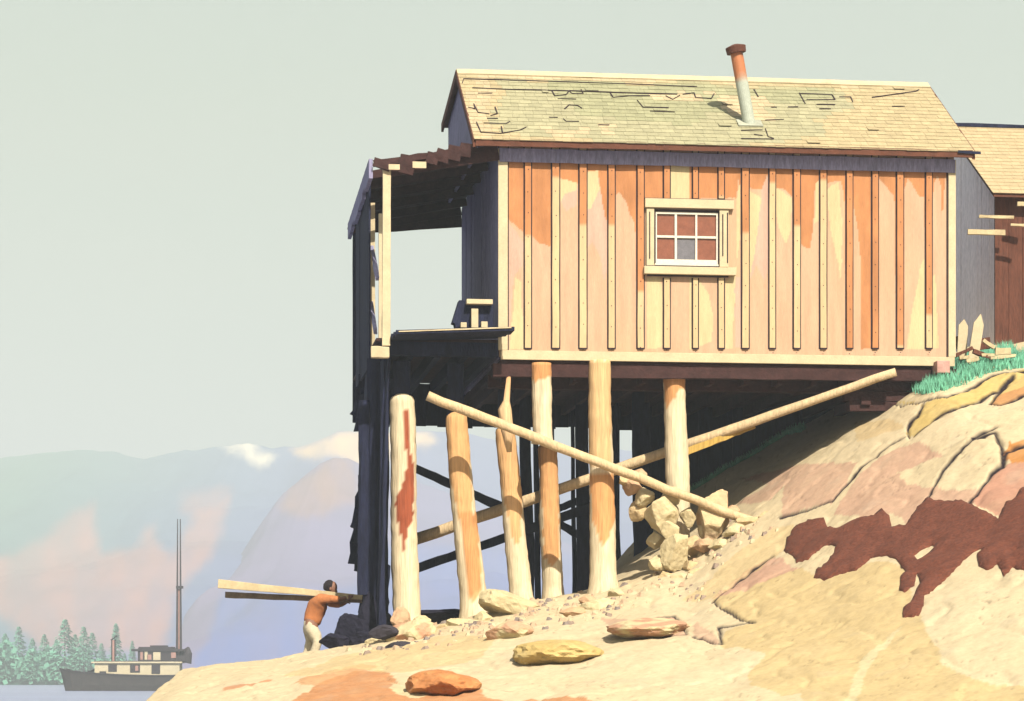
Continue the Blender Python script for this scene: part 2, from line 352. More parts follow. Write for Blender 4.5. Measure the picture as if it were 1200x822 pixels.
# ---------------------------------------------------------------- water and far land
WZ = -1.2
wm = material('harbour_water', lin(170, 178, 214, .8), rough=.3, var=.15, scale=.05, stretch=(.4, 1, 1), bump=.5, bscale=.9, bdist=.25, spec=.3)
tag(MB().add([(-6000, -300, WZ), (6000, -300, WZ), (6000, 7000, WZ), (-6000, 7000, WZ)], [(0, 1, 2, 3)]).build('water', wm), kind='structure')

def ridge(name, crest, D, depth, foot_z, patches, basef, seed, n=420, rows_=90, pxr=(-120, 1320), rough=26):
    cx = np.array([c[0] for c in crest], float); cy = np.array([c[1] for c in crest], float)
    p = np.linspace(pxr[0], pxr[1], n); crest_z = (HZ-np.interp(p, cx, cy)-2.2*fbm(p*.06, p*0+seed, 4, seed+20))/F*D
    k = np.linspace(0, 1, 7); k /= 0+k.sum()+1e-9
    t = np.linspace(-.35, 1, rows_)                       # <0 the far side, 0 the crest, 1 the foot towards us
    P, T = np.meshgrid(p, t); Zc = np.meshgrid(crest_z, t)[0]
    Yd = D-T*depth; X = (P-600)/F*D; 
    Tn = np.abs(T)
    Z = np.where(T >= 0, foot_z+(Zc-foot_z)*(1-Tn)**1.15, Zc*(1-Tn*1.2))
    nn = fbm(X*.006, Yd*.0045, 5, seed)+.5*(.3-np.abs(fbm(X*.012, Yd*.002, 4, seed+3)))
    Z = Z+rough*nn*np.clip(Tn*6, 0, 1)*np.clip((1-T)*4, 0, 1)
    C = basef(P, HZ-Z*F/Yd)
    pyy = HZ-Z*F/Yd; pxx = 600+X*F/Yd
    wx = 9*fbm(pxx*.03, pyy*.04, 4, seed+5); wy = 9*fbm(pxx*.03+9, pyy*.04, 4, seed+7)
    for poly, rgb, a in patches:
        m = sum(inpoly(pxx+wx+ox, pyy+wy+oy, poly).astype(float) for ox, oy in ((0,0),(4,2),(-4,3),(2,-4),(-3,-3),(6,-1),(-6,0),(0,6),(1,-7)))/9
        m = (m*(.75+.5*np.clip(fbm(pxx*.05, pyy*.03, 4, seed+9)+.5, 0, 1)))[..., None]*a*.85; m = np.clip(m, 0, 1)
        C = C*(1-m)+np.array(lin(*rgb))*m
    return tag(grid_mesh(name, X, Yd, Z, C*HILLK, M['hill']), kind='structure')
HILLK = .80
def lerpc(a, b, t): t = t[..., None]; return np.array(lin(*a))*(1-t)+np.array(lin(*b))*t
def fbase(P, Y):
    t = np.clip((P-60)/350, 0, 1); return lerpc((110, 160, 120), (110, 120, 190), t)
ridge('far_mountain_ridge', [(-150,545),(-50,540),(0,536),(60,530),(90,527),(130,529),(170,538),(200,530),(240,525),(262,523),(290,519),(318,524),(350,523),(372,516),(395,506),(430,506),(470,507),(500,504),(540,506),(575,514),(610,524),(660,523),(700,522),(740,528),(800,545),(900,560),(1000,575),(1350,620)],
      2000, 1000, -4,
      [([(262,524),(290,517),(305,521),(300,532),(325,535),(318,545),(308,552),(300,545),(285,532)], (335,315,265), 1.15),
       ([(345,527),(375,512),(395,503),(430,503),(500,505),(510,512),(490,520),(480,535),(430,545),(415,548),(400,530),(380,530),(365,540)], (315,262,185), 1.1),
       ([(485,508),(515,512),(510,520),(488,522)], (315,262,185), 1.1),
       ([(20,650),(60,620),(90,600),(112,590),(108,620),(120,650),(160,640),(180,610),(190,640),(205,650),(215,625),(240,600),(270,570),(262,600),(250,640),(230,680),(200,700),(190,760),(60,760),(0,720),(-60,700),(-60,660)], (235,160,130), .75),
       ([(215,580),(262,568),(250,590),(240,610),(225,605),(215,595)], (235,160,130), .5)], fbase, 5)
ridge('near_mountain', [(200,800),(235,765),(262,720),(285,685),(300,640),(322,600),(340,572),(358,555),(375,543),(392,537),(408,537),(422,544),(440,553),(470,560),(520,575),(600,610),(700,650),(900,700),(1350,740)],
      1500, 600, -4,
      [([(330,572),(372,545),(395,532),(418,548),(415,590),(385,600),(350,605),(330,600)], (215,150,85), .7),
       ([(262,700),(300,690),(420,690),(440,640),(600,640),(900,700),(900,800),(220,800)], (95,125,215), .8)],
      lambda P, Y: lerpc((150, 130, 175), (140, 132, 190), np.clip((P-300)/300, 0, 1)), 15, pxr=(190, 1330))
# low wooded shore
sx = np.linspace(-170, -96, 60); sy = np.linspace(600, 760, 14); SX, SY = np.meshgrid(sx, sy)
SZ = -1.5+np.clip((SY-604)/30, 0, 1)*(2.2+1.2*fbm(SX*.05, SY*.05, 3, 4))+np.clip((SY-640)/120, 0, 1)*5
SZ[0, :] = -2.5; SZ = SZ-np.clip((SX+112)/16, 0, 1)*6
tag(grid_mesh('far_shore', SX, SY+3*fbm(SX*.06, SX*0, 3, 8), SZ, np.ones(SX.shape+(3,))*np.array(lin(110, 160, 140))*.5, M['hill']), kind='structure')

def conifer_mesh(h, w, seed, n=700):
    rd = random.Random(seed); m = MB()
    for i in range(n):
        t = rd.random()**.8*.94+.03; z = h*(.06+.94*t); tier = .72+.38*((t*11+seed) % 1)
        r = w*(1-t)**.75*tier*(.35+.65*rd.random()); a = rd.uniform(0, 6.283)
        c = Vector((math.cos(a)*r, math.sin(a)*r, z-r*.28)); s_ = h*.030*(1.2-t*.6)*rd.uniform(.7, 1.5)
        d = Vector((math.cos(a), math.sin(a), -.35)).normalized(); sd_ = Vector((-math.sin(a), math.cos(a), rd.uniform(-.3, .3)))
        m.add([c-d*s_, c+sd_*s_*.6, c+d*s_*1.3, c-sd_*s_*.6+Vector((0, 0, s_*.4))], [(0, 1, 2, 3)])
    return m
TREES = [(-6,738,1.0,0),(6,741,1.05,0),(22,733,1.0,0),(38,747,1.0,1),(52,742,1.0,1),(66,748,.9,1),(76,724,1.15,0),(88,742,1.0,1),(98,733,1.05,0),(108,740,1.0,1),(119,753,1.0,1),(136,729,.62,2),(146,765,.9,1),(155,750,.6,2),(165,768,.9,1),(178,775,.9,1),(190,782,.9,1)]
TL = ['tall broad sea green conifer with a high pointed crown in the far shore wood', 'lower rounded sea green conifer between taller crowns on the far shore', 'slim spire conifer standing behind the tugboat']
for i, (px, top, wk, kd) in enumerate(TREES):
    D = 612+random.uniform(-4, 28); bx = (px-600)/F*D; gz = -1.2+1.6*max(0, min(1, (D-606)/25))
    h = (HZ-top)/F*D-gz; wd = h*.30*wk
    label = '%s conifer from the left photo edge in the far shore wood, %s' % (('first','second','third','fourth','fifth','sixth','seventh','eighth','ninth','tenth','eleventh','twelfth','thirteenth','fourteenth','fifteenth','sixteenth','seventeenth')[i], ('tall and pointed', 'lower and rounded', 'a slim spire')[kd]) if px != 136 else 'slim spire conifer just right of the tugboat funnel, the taller of two'
    if px == 155: label = 'short slim conifer between the funnel and the tugboat wheelhouse'
    if px == 76: label = 'tallest and broadest conifer of the far shore wood, above the bow of the tugboat'
    t = empty('conifer_tree', (bx, D, gz), label=label, cat='tree', group='conifers on the far shore')
    conifer_mesh(h, wd, i*3+1).build('crown', M['needles'], t)
    MB().tube([(0, 0, -.5), (0, 0, h*.9)], [h*.018, h*.004], 7).build('trunk', M['bark'], t)
# undergrowth of the shore wood
um = MB()
for i in range(5200):
    px = random.uniform(-60, 235); D = random.uniform(608, 640); top = 2.2+6.5*max(0, 1-max(0, px)/225)**.8
    z = -1.0+random.random()**.8*top*(1+.5*noise.noise(Vector((px*.06, 0, 0)))); s_ = random.uniform(.35, .8)
    c = Vector(((px-600)/F*D, D, z)); a = Vector([random.gauss(0, 1) for _ in range(3)]).normalized()*s_; b = a.cross(Vector([random.gauss(0, 1) for _ in range(3)])).normalized()*s_
    um.add([c-a, c-b, c+a, c+b], [(0, 1, 2, 3)])
tag(um.build('shore_undergrowth', M['needles']), 'low sea green brush filling the far shore beneath the conifers', 'undergrowth', kind='stuff')

# ---------------------------------------------------------------- the cabin
cabin = empty('cabin', HW(0, 0, Z0), TH, label='board and batten fishing cabin with orange weathered front, raised on tall pilings over the rock', cat='cabin')
def zc(z): return z-Z0
L_, DP, ZT = 7.34, 4.6, 8.52
# wall colours: real weathering, orange old paint remnants above bare peach boards
ORP = [[(580,188),(583,200),(590,235),(594,255),(604,265),(615,273),(622,275),(632,285),(646,288),(647,207),(652,207),(677,216),(679,262),(686,268),(687,202),(700,199),(704,225),(709,255),(714,262),(720,270),(722,228),(726,226),(733,234),(738,250),(744,262),(745,300),(746,352),(749,356),(753,320),(755,240),(757,233),(784,233),(784,188)],
 [(808,188),(808,233),(863,233),(866,205),(868,240),(868,275),(875,275),(877,222),(893,222),(899,204),(907,220),(918,222),(928,230),(936,280),(940,288),(949,291),(953,270),(955,216),(961,208),(968,216),(986,212),(990,240),(992,409),(999,409),(999,235),(1004,262),(1008,290),(1009,409),(1029,409),(1029,208),(1040,220),(1048,230),(1051,409),(1058,409),(1059,222),(1064,210),(1070,218),(1076,230),(1083,232),(1085,330),(1088,385),(1090,330),(1091,245),(1095,215),(1098,206),(1102,215),(1103,247),(1106,247),(1107,206),(1110,215),(1113,235),(1114,260),(1116,230),(1116,188)]]
PKP = [[(593,260),(604,270),(614,285),(612,310),(602,325),(596,408),(593,408)], [(688,222),(704,226),(712,262),(714,310),(708,330),(703,300),(695,285),(688,290)], [(655,232),(677,222),(676,240),(664,248)],
 [(892,225),(899,206),(905,250),(903,300),(897,330),(886,310),(882,322),(878,330),(886,280)], [(860,325),(870,325),(868,408),(862,408)]]
CRP = [[(648,208),(676,215),(676,224),(662,228),(655,240),(654,262),(649,262)], [(687,200),(700,199),(702,222),(692,245),(688,245)], [(784,188),(808,188),(808,233),(784,233)], [(604,325),(611,330),(612,360),(615,388),(616,409),(598,409)],
 [(758,326),(773,324),(780,360),(776,409),(758,409)], [(863,240),(868,205),(868,275),(862,320),(858,409),(850,409),(850,330),(863,320)], [(808,325),(818,327),(830,345),(836,370),(834,400),(815,409),(808,409)], [(877,224),(892,232),(884,300),(877,330)], [(908,219),(928,232),(927,270),(921,286),(914,270),(909,250)], [(955,215),(961,208),(961,260),(955,262)], [(1080,308),(1085,300),(1085,409),(1062,409),(1070,360)], [(1091,330),(1096,320),(1100,409),(1091,409)], [(968,222),(983,214),(987,260),(986,330),(972,260)]]
def conv(pls): return [[onv(x, y) for x, y in p] for p in pls]
ORP, PKP, CRP = conv(ORP), conv(PKP), conv(CRP)
WK = .78
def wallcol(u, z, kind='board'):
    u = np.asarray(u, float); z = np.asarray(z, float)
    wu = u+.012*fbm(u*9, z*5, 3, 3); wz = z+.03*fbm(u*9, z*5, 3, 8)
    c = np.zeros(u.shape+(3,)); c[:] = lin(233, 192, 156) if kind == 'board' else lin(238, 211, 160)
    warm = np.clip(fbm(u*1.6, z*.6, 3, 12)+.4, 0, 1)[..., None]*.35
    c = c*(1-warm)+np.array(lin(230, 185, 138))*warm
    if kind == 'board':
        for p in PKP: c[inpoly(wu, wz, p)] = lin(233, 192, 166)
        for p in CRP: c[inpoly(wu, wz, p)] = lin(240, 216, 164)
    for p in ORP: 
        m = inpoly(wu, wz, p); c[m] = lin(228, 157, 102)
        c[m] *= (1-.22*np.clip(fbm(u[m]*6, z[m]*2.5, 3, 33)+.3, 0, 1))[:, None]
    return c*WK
wy = {n: onv(800, y)[1] for n, y in (('ot', 248), ('ob', 309))}
wx0, wx1 = onv(768, 280)[0], onv(842, 280)[0]
us = np.unique(np.round(np.concatenate([np.arange(0, L_, .02), [wx0, wx1, L_]]), 5)); zs = np.unique(np.round(np.concatenate([np.arange(5.06, ZT, .02), [wy['ot'], wy['ob'], ZT]]), 5))
UU, ZZ = np.meshgrid(us, zs); WCc = wallcol(UU, ZZ)
VV = np.zeros(UU.shape)
me_w = MB(); nu = len(us); idx = lambda j, i: j*nu+i
me_w.v = [(float(a), float(b), float(c)-Z0) for a, b, c in zip(UU.ravel(), VV.ravel(), ZZ.ravel())]; me_w.c = [tuple(q) for q in WCc.reshape(-1, 3)]
for j in range(len(zs)-1):
    for i in range(nu-1):
        um_, zm_ = (us[i]+us[i+1])/2, (zs[j]+zs[j+1])/2
        if wx0 < um_ < wx1 and wy['ob'] < zm_ < wy['ot']: continue
        me_w.f.append((idx(j, i), idx(j, i+1), idx(j+1, i+1), idx(j+1, i)))
fw = me_w.build('front_wall', M['board'], cabin, attr=True)
# backing thickness behind the boards
bk = MB(); 
bk.box((0, .012, 0.01), (wx0, .09, ZT-Z0)).box((wx1, .012, 0.01), (L_, .09, ZT-Z0)).box((wx0, .012, .01), (wx1, .09, wy['ob']-Z0)).box((wx0, .012, wy['ot']-Z0), (wx1, .09, ZT-Z0))
bk.build('wall_sheathing', M['darkb'], fw)
# battens
BT = [(615,622),(647,655),(679,687),(713,720),(747,754),(778,784.5),(812,817.5),(842,848),(869.5,877),(901.5,908),(930,937),(961,968),(992,998.5),(1022,1028.5),(1051,1058),(1085,1091.5)]
bm_, sm_ = MB(), MB()
def batten(u0, u1, zb, zt):
    n = max(2, int((zt-zb)/.06)); zl = np.linspace(zb, zt, n); uu = np.full(n, (u0+u1)/2); cc = wallcol(uu, zl, 'batten')
    wob = [.004*noise.noise(Vector((u0*5, 0, z*1.5))) for z in zl]; vs = []; cs = []
    for k, z in enumerate(zl):
        for (a, b) in ((u0, -.001), (u0, -.034), (u1, -.034), (u1, -.001)): vs.append((a+wob[k], b, zc(z))); cs.append(tuple(cc[k]))
    fs = []
    for k in range(n-1):
        for q in range(4): fs.append((k*4+q, k*4+(q+1) % 4, k*4+4+(q+1) % 4, k*4+4+q))
    fs += [(0, 1, 2, 3), tuple((n-1)*4+q for q in range(4))]
    o = len(bm_.v); bm_.v += vs; bm_.c += cs; bm_.f += [tuple(i+o for i in f) for f in fs]
    sw = .021
    sm_.box((u0-sw, -.009, zc(zb)-.016), (u0-.001, .002, zc(zt))); sm_.box((u1+.001, -.009, zc(zb)-.016), (u1+sw, .002, zc(zt)))
    sm_.box((u0-.001, -.03, zc(zb)-.022), (u1+.001, .002, zc(zb)-.001))
for a, b in BT:
    u0, zb = onv(a, 408); u1, _ = onv(b, 408); zt = 8.42
    if 770 < a < 850:
        batten(u0, u1, onv(a, 233)[1], zt); batten(u0, u1, zb, onv(a, 326)[1])
    else: batten(u0, u1, zb, zt)
nl = MB()
for a, b in BT:
    for k in range(9):
        z = 5.22+k*.35+random.uniform(-.03, .03); u_ = (onv(a, 300)[0]+onv(b, 300)[0])/2+random.uniform(-.008, .008)
        if 770 < a < 850 and onv(800, 326)[1] < z < onv(800, 233)[1]: continue
        if z < 8.12: nl.box((u_-.007, -.038, zc(z)-.007), (u_+.007, -.034, zc(z)+.007)); 
tag(nl.build('nail_heads', M['ink'], fw), kind='stuff')
bm_.build('battens', M['board'], fw, attr=True); sm_.build('batten_seams', M['ink'], fw)
cb = MB(); 
for a, b in ((-.02, .13), (L_-.10, L_+.02)): MB().box((a, -.04, .118), (b, -.001, zc(8.33))).build('corner_board', M['trim'], fw, bevel=.005)
for a, b in ((.135, .150), (L_-.125, L_-.105)): MB().box((a, -.008, .12), (b, .002, zc(8.4))).build('corner_seam', M['ink'], fw)
MB().box((.02, -.050, -.03), (L_, -.002, .115)).build('skirt_board', M['trim'], cabin, bevel=.006)
fz0 = onv(600, 190, -.05)[1]
MB().bar((.0, -.055, zc(fz0+.105)), (L_, -.055, zc(fz0+.105)), .025, .21, n=40, jit=.006).build('eave_shade_board', M['slate'], cabin)  # slate strip added to darken the wall where the eave's shadow falls
# window
win = MB(); U = lambda x: onv(x, 280)[0]; Z = lambda y: onv(800, y)[1]-Z0
def wb(m, x0, x1, yt, yb, v0, v1, c=None): m.box((U(x0), v0, Z(yb)), (U(x1), v1, Z(yt)), c)
wf = MB(); wb(wf, 755, 859, 234.5, 245, -.085, -.003); wb(wf, 757, 766, 245.2, 313, -.055, -.003); wb(wf, 842.5, 853, 245.2, 313, -.055, -.003)
wfo = wf.build('window', M['trim'], cabin, bevel=.006)
sl = MB(); wb(sl, 753.5, 861, 314, 323, -.12, -.003); sl.build('sill', M['trim'], wfo, bevel=.006)
sh = MB(); wb(sh, 766.5, 842, 246.5, 248.5, -.03, .0); wb(sh, 766.5, 768.2, 248.7, 309, -.02, .02); wb(sh, 841, 842, 248.7, 309, -.02, .02)
wb(sh, 845.5, 846.8, 251, 300, -.062, -.05); wb(sh, 851, 852.3, 249, 308, -.062, -.05); wb(sh, 757, 842, 312.6, 313.8, -.062, -.003); wb(sh, 760, 761.2, 250, 305, -.062, -.05)
wb(sh, 755, 859, 233.6, 234.4, -.05, -.003); wb(sh, 758, 853, 323.2, 324.6, -.05, -.003)
sh.build('trim_seams', M['ink'], wfo)
sash = MB()
wb(sash, 767.5, 769.7, 249, 311.5, -.012, .035); wb(sash, 839.3, 842, 249, 311.5, -.012, .035); wb(sash, 769.8, 839.2, 249, 251.5, -.012, .035); wb(sash, 769.8, 839.2, 304.5, 311.5, -.012, .035)
wb(sash, 790.6, 793.2, 251.6, 304.4, -.008, .03); wb(sash, 814.8, 817, 251.6, 304.4, -.008, .03)
for x0, x1 in ((769.8, 790.5), (793.3, 814.7), (817.1, 839.2)): wb(sash, x0, x1, 276.6, 279.2, -.008, .03)
sash.build('sash', M['white'], wfo)
for x0, x1 in ((769.8, 790.5), (793.3, 814.7), (817.1, 839.2)):
    for y0, y1 in ((251.6, 276.5), (279.3, 304.4)):
        q = MB(); wb(q, x0, x1, y0, y1, .020, .026)
        q.build('pane', M['pane2'] if (x0 > 790 and x0 < 800 and y0 > 270) else M['pane'], wfo)
# other walls
def sheath(m, n, fn, jit=.006):
    for i in range(n): fn(i)
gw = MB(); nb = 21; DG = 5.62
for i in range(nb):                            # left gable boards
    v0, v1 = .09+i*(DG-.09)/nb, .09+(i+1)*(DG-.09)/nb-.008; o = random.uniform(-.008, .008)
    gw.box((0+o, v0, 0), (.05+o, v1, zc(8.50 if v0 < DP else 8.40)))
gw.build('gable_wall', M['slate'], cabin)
# upper gable, flush with the verge, over the porch
ZE, ZR, ZB = 8.42, 10.08, 9.70; VE, VR, VB = -.27, 2.35, 4.78
def roofz(v): return ZE+(ZR-ZE)*(v-VE)/(VR-VE) if v < VR else ZR+(ZB-ZR)*(v-VR)/(VB-VR)
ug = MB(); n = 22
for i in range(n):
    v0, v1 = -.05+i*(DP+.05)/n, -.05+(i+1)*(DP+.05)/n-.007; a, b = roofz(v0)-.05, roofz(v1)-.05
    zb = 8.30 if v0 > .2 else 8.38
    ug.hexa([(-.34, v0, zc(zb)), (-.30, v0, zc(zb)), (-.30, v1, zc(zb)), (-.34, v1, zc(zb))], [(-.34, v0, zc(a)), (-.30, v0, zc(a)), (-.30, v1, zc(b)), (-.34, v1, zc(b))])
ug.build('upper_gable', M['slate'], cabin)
rw = MB().box((L_-.05, .09, 0), (L_, DP, zc(8.6))).box((0.05, DP-.05, 0), (L_-.05, DP, zc(9.6)))
rw.prism([(L_-.05, .09, zc(8.602)), (L_-.05, VR, zc(10.0)), (L_-.05, DP, zc(9.66)), (L_-.05, DP, zc(8.602))], (.05, 0, 0)); rw.build('rear_and_end_wall', M['slate'], cabin)
# floor structure
fl = MB().box((.02, .03, -.16), (L_, DP+.9, -.035))
for i in range(14): fl.box((.1+i*.55, .2, -.34), (.18+i*.55, DP+.85, -.162))
fl.build('floor_frame', M['darkb'], cabin)
rb = MB().bar((-.1, .10, -.19), (L_+.05, .10, -.16), .16, .2, n=12, jit=.008)
rb.bar((-.1, .75, -.30), (L_, .75, -.30), .2, .2, n=12, jit=.008)
rb.build('sill_beam', M['darkb'], cabin)
# skirting hung across the back
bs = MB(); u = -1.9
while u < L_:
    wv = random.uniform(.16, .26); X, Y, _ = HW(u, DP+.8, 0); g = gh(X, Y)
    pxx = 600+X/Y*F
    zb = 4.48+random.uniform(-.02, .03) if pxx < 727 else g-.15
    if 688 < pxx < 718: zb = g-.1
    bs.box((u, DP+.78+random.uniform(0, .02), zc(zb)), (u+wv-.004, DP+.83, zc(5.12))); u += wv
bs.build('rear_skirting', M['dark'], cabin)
# roof
rf = MB(); UE0, UE1 = -.40, 7.56
for (va, za, vb, zb_) in ((VE, ZE, VR, ZR), (VR+.002, ZR, VB, ZB)):
    n = Vector((0, -(zb_-za), vb-va)).normalized()*(-.06)
    a = [(UE0, va, zc(za)), (UE1, va, zc(za)), (UE1, vb, zc(zb_)), (UE0, vb, zc(zb_))]
    rf.hexa([tuple(Vector(q)+n) for q in a], a)
roof = rf.build('roof', M['fascia'], cabin)
# roof plane: photo point -> (u, s)
SL = math.hypot(VR-VE, ZR-ZE); cs, ss = (VR-VE)/SL, (ZR-ZE)/SL
def onroof(px, py):
    rx, rz = (px-600)/F, (HZ-py)/F
    # find v by solving z(v)=line, iterating over v planes
    lo, hi = VE-.6, VR+.6
    for _ in range(40):
        mid = (lo+hi)/2; u, z = onv(px, py, mid)
        if z-(ZE+(ZR-ZE)*(mid-VE)/(VR-VE)) > 0: lo = mid
        else: hi = mid
    return (u, (mid-VE)/cs)
GRN = [[onroof(*p) for p in q] for q in ([(585,95),(700,98),(860,103),(985,108),(1000,125),(960,140),(965,165),(860,172),(720,168),(600,160),(575,140),(590,110)],)]
MSS = [[onroof(*p) for p in q] for q in ([(640,96),(840,100),(975,106),(960,120),(880,125),(800,150),(690,135),(650,118)],)]
CRM = [[onroof(*p) for p in q] for q in ([(560,85),(575,93),(575,155),(560,163),(548,120)],[(545,86),(600,88),(1078,99),(1085,104),(900,98),(600,93)],[(760,106),(815,112),(820,118),(800,122),(765,118)],[(635,150),(690,150),(700,160),(640,160)],[(700,147),(722,150),(720,158),(702,158)],[(835,112),(900,118),(905,140),(860,138)])]
def roofcol(u, s, p):
    u = u+.2*noise.noise(Vector((u*1.3, s*2, 0))); s = s+.25*noise.noise(Vector((u*1.3, s*2, 7)))
    c = Vector(lin(224, 203, 156))
    if any(inpoly([u], [s], q)[0] for q in GRN): c = Vector(lin(208, 200, 158))
    if any(inpoly([u], [s], q)[0] for q in MSS): c = c.lerp(Vector(lin(192, 190, 146)), .7)
    if any(inpoly([u], [s], q)[0] for q in CRM): c = Vector(lin(234, 212, 168))
    return c*(.70*random.uniform(.90, 1.06))
sg = MB(); RO, nrow = .165, int(SL/.165)
nrm = Vector((0, -ss, cs)); alng = Vector((0, cs, ss))
for r in range(nrow+1):
    s0 = r*RO-.05; u = UE0-.02-random.uniform(0, .1)
    while u < UE1+.02:
        wv = random.uniform(.10, .22); u1 = min(u+wv, UE1+.03); ua = max(u, UE0-.03)
        if u1-ua > .02:
            j = random.uniform(-.006, .006); lift = .016+random.uniform(0, .005); sj = s0+j; se = min(s0+RO*1.25, SL+.01)
            if random.random() < .012: lift += .018
            P0 = Vector((ua+.0015, VE, zc(ZE))); P1 = Vector((u1-.0015, VE, zc(ZE)))
            th = .009
            a = [P0+alng*sj+nrm*(lift-th), P1+alng*sj+nrm*(lift-th), P1+alng*se+nrm*.001, P0+alng*se+nrm*.001]
            b = [P0+alng*sj+nrm*lift, P1+alng*sj+nrm*lift, P1+alng*se+nrm*.008, P0+alng*se+nrm*.008]
            c = roofcol((ua+u1)/2, s0+.08, None)
            sg.hexa(a, b, tuple(c))
        u += wv
sg.build('shingles', M['shingle'], roof, attr=True)
# sprung and split shingle edges seen as dark marks
def mark(pts, w=.018):
    mk = MB()
    q = [onroof(400+x/3, 40+y/3) for x, y in pts]
    for (a, b) in zip(q[:-1], q[1:]):
        p0 = Vector((a[0], VE, zc(ZE)))+alng*a[1]+nrm*.024; p1 = Vector((b[0], VE, zc(ZE)))+alng*b[1]+nrm*.024
        mk.bar(p0, p1, w*random.uniform(.5, 1.1), .012, n=3, jit=.002, up=tuple(nrm))
    mk.build('split_shingle', M['ink'], roof)
for q in ([(425,178),(430,162),(700,170),(1000,180),(1250,190)], [(460,194),(600,200),(800,204),(1000,212),(1180,216)], [(480,213),(530,213)], [(445,262),(470,268),(465,250),(480,280),(520,286)], [(540,262),(548,285),(525,292)], [(512,302),(550,302)],
    [(475,315),(490,350),(560,355),(630,342),(650,332)], [(500,318),(580,320),(592,312)], [(562,330),(566,352)], [(740,205),(750,222),(790,218),(800,205),(810,214),(850,214),(842,200)], [(760,232),(825,234)], [(785,268),(800,254),(830,256),(845,266)], [(730,298),(760,298)], [(780,303),(790,312),(835,312)], [(903,324),(942,325)],
    [(945,212),(955,228),(1010,222),(1085,222)], [(1040,238),(1060,262),(1150,264)], [(1085,276),(1172,279)], [(1140,222),(1165,235),(1190,220)],
    [(1200,216),(1240,212),(1245,228),(1300,232),(1310,215)], [(1610,212),(1630,250)], [(1612,214),(1725,218),(1735,236),(1635,236)], [(1750,226),(1790,226),(1798,244)], [(1670,252),(1735,253)], [(1680,268),(1720,268)], [(1510,262),(1530,262)], [(1570,261),(1605,261)], [(1935,259),(1980,259)],
    [(1405,344),(1480,342)], [(1490,338),(1500,366),(1520,372)], [(1450,358),(1480,362)], [(1405,373),(1520,374)], [(1490,308),(1555,305)], [(1450,200),(1465,225)], [(1865,228),(2020,206),(2030,200)]): mark(q)
rc = MB(); 
for (vs_, d) in ((-1, 1), (1, 1)):
    pass
rc.bar(Vector((UE0-.03, VR-.10, zc(ZR)-.035)), Vector((UE1+.02, VR-.10, zc(ZR)-.035)), .21, .02, n=30, jit=.003, up=tuple(nrm))
rc.build('ridge_cap', M['trim'], roof)
MB().bar(Vector((UE0-.03, VR+.015, zc(ZR)+.012)), Vector((UE1+.02, VR+.015, zc(ZR)+.012)), .06, .028, n=30, jit=.003).build('ridge_flashing', M['dark'], roof)
# verge and eave boards
for uu in (UE0-.045, UE1+.005):
    bgb = MB()
    for (va, za, vb, zb_) in ((VE, ZE, VR, ZR), (VR, ZR, VB, ZB)):
        bgb.hexa([(uu, va, zc(za)-.13), (uu+.04, va, zc(za)-.13), (uu+.04, vb, zc(zb_)-.13), (uu, vb, zc(zb_)-.13)], [(uu, va, zc(za)+.01), (uu+.04, va, zc(za)+.01), (uu+.04, vb, zc(zb_)+.01), (uu, vb, zc(zb_)+.01)])
    bgb.build('barge_board', M['fascia'], roof)

ef = MB().bar((UE0, VE-.015, zc(ZE)-.055), (UE1, VE-.015, zc(ZE)-.045), .03, .115, n=40, jit=.005)
ef.box((UE0+.06, VE+.02, zc(ZE)-.03), (UE1-.04, -.04, zc(ZE)-.012)); ef.build('eave_fascia', M['fascia'], roof)
MB().bar((UE1-.25, VE-.045, zc(ZE)-.02), (UE1+.12, VE-.045, zc(ZE)-.03), .03, .04, n=3, jit=.003).build('eave_board_end', M['dark'], roof)
# stovepipe
pb = onroof(878, 146); P0 = Vector((pb[0], VE, zc(ZE)))+alng*pb[1]
u_t, z_t = onv(862, 56, P0.y-.05); P1 = Vector((u_t, P0.y-.05, z_t-Z0))
pc = MB(); npt = 14; pts = [P0.lerp(P1, t/(npt-1)) for t in range(npt)]
def pipecol(v):
    t = (v.z-P0.z)/(P1.z-P0.z); c = Vector(lin(206, 212, 190, .8)); o = Vector(lin(214, 132, 78, .8)); d = Vector(lin(120, 66, 44, .7))
    k = t+.10*noise.noise(Vector((v.x*9, v.y*9, v.z*2)))
    return tuple(c.lerp(o, min(1, max(0, (k-.55)/.06))).lerp(d, min(1, max(0, (k-.90)/.04))))
pc.tube([P0-Vector((0, 0, .1))]+pts, [.10]*len(pts)+[.10], 20, colf=pipecol)
sp = pc.build('stovepipe', M['pipe'], roof, smooth=False, attr=True)
ax = (P1-P0).normalized(); cp = MB().tube([P1-ax*.09, P1+ax*.01, P1+ax*.02, P1+ax*.05], [.155, .165, .14, .05], 18)
cp.build('cap', material('rusty_cap', lin(120, 70, 50, .7), bump=.5), sp)
fs_ = MB(); c0 = P0+nrm*.03; fs_.bar(c0-Vector((.2, 0, 0))-alng*.02, c0+Vector((.2, 0, 0))-alng*.02, .26, .02, up=tuple(nrm)); 
fs_.build('flashing', material('galvanised_flashing', lin(205, 205, 180, .8), rough=.6), sp)

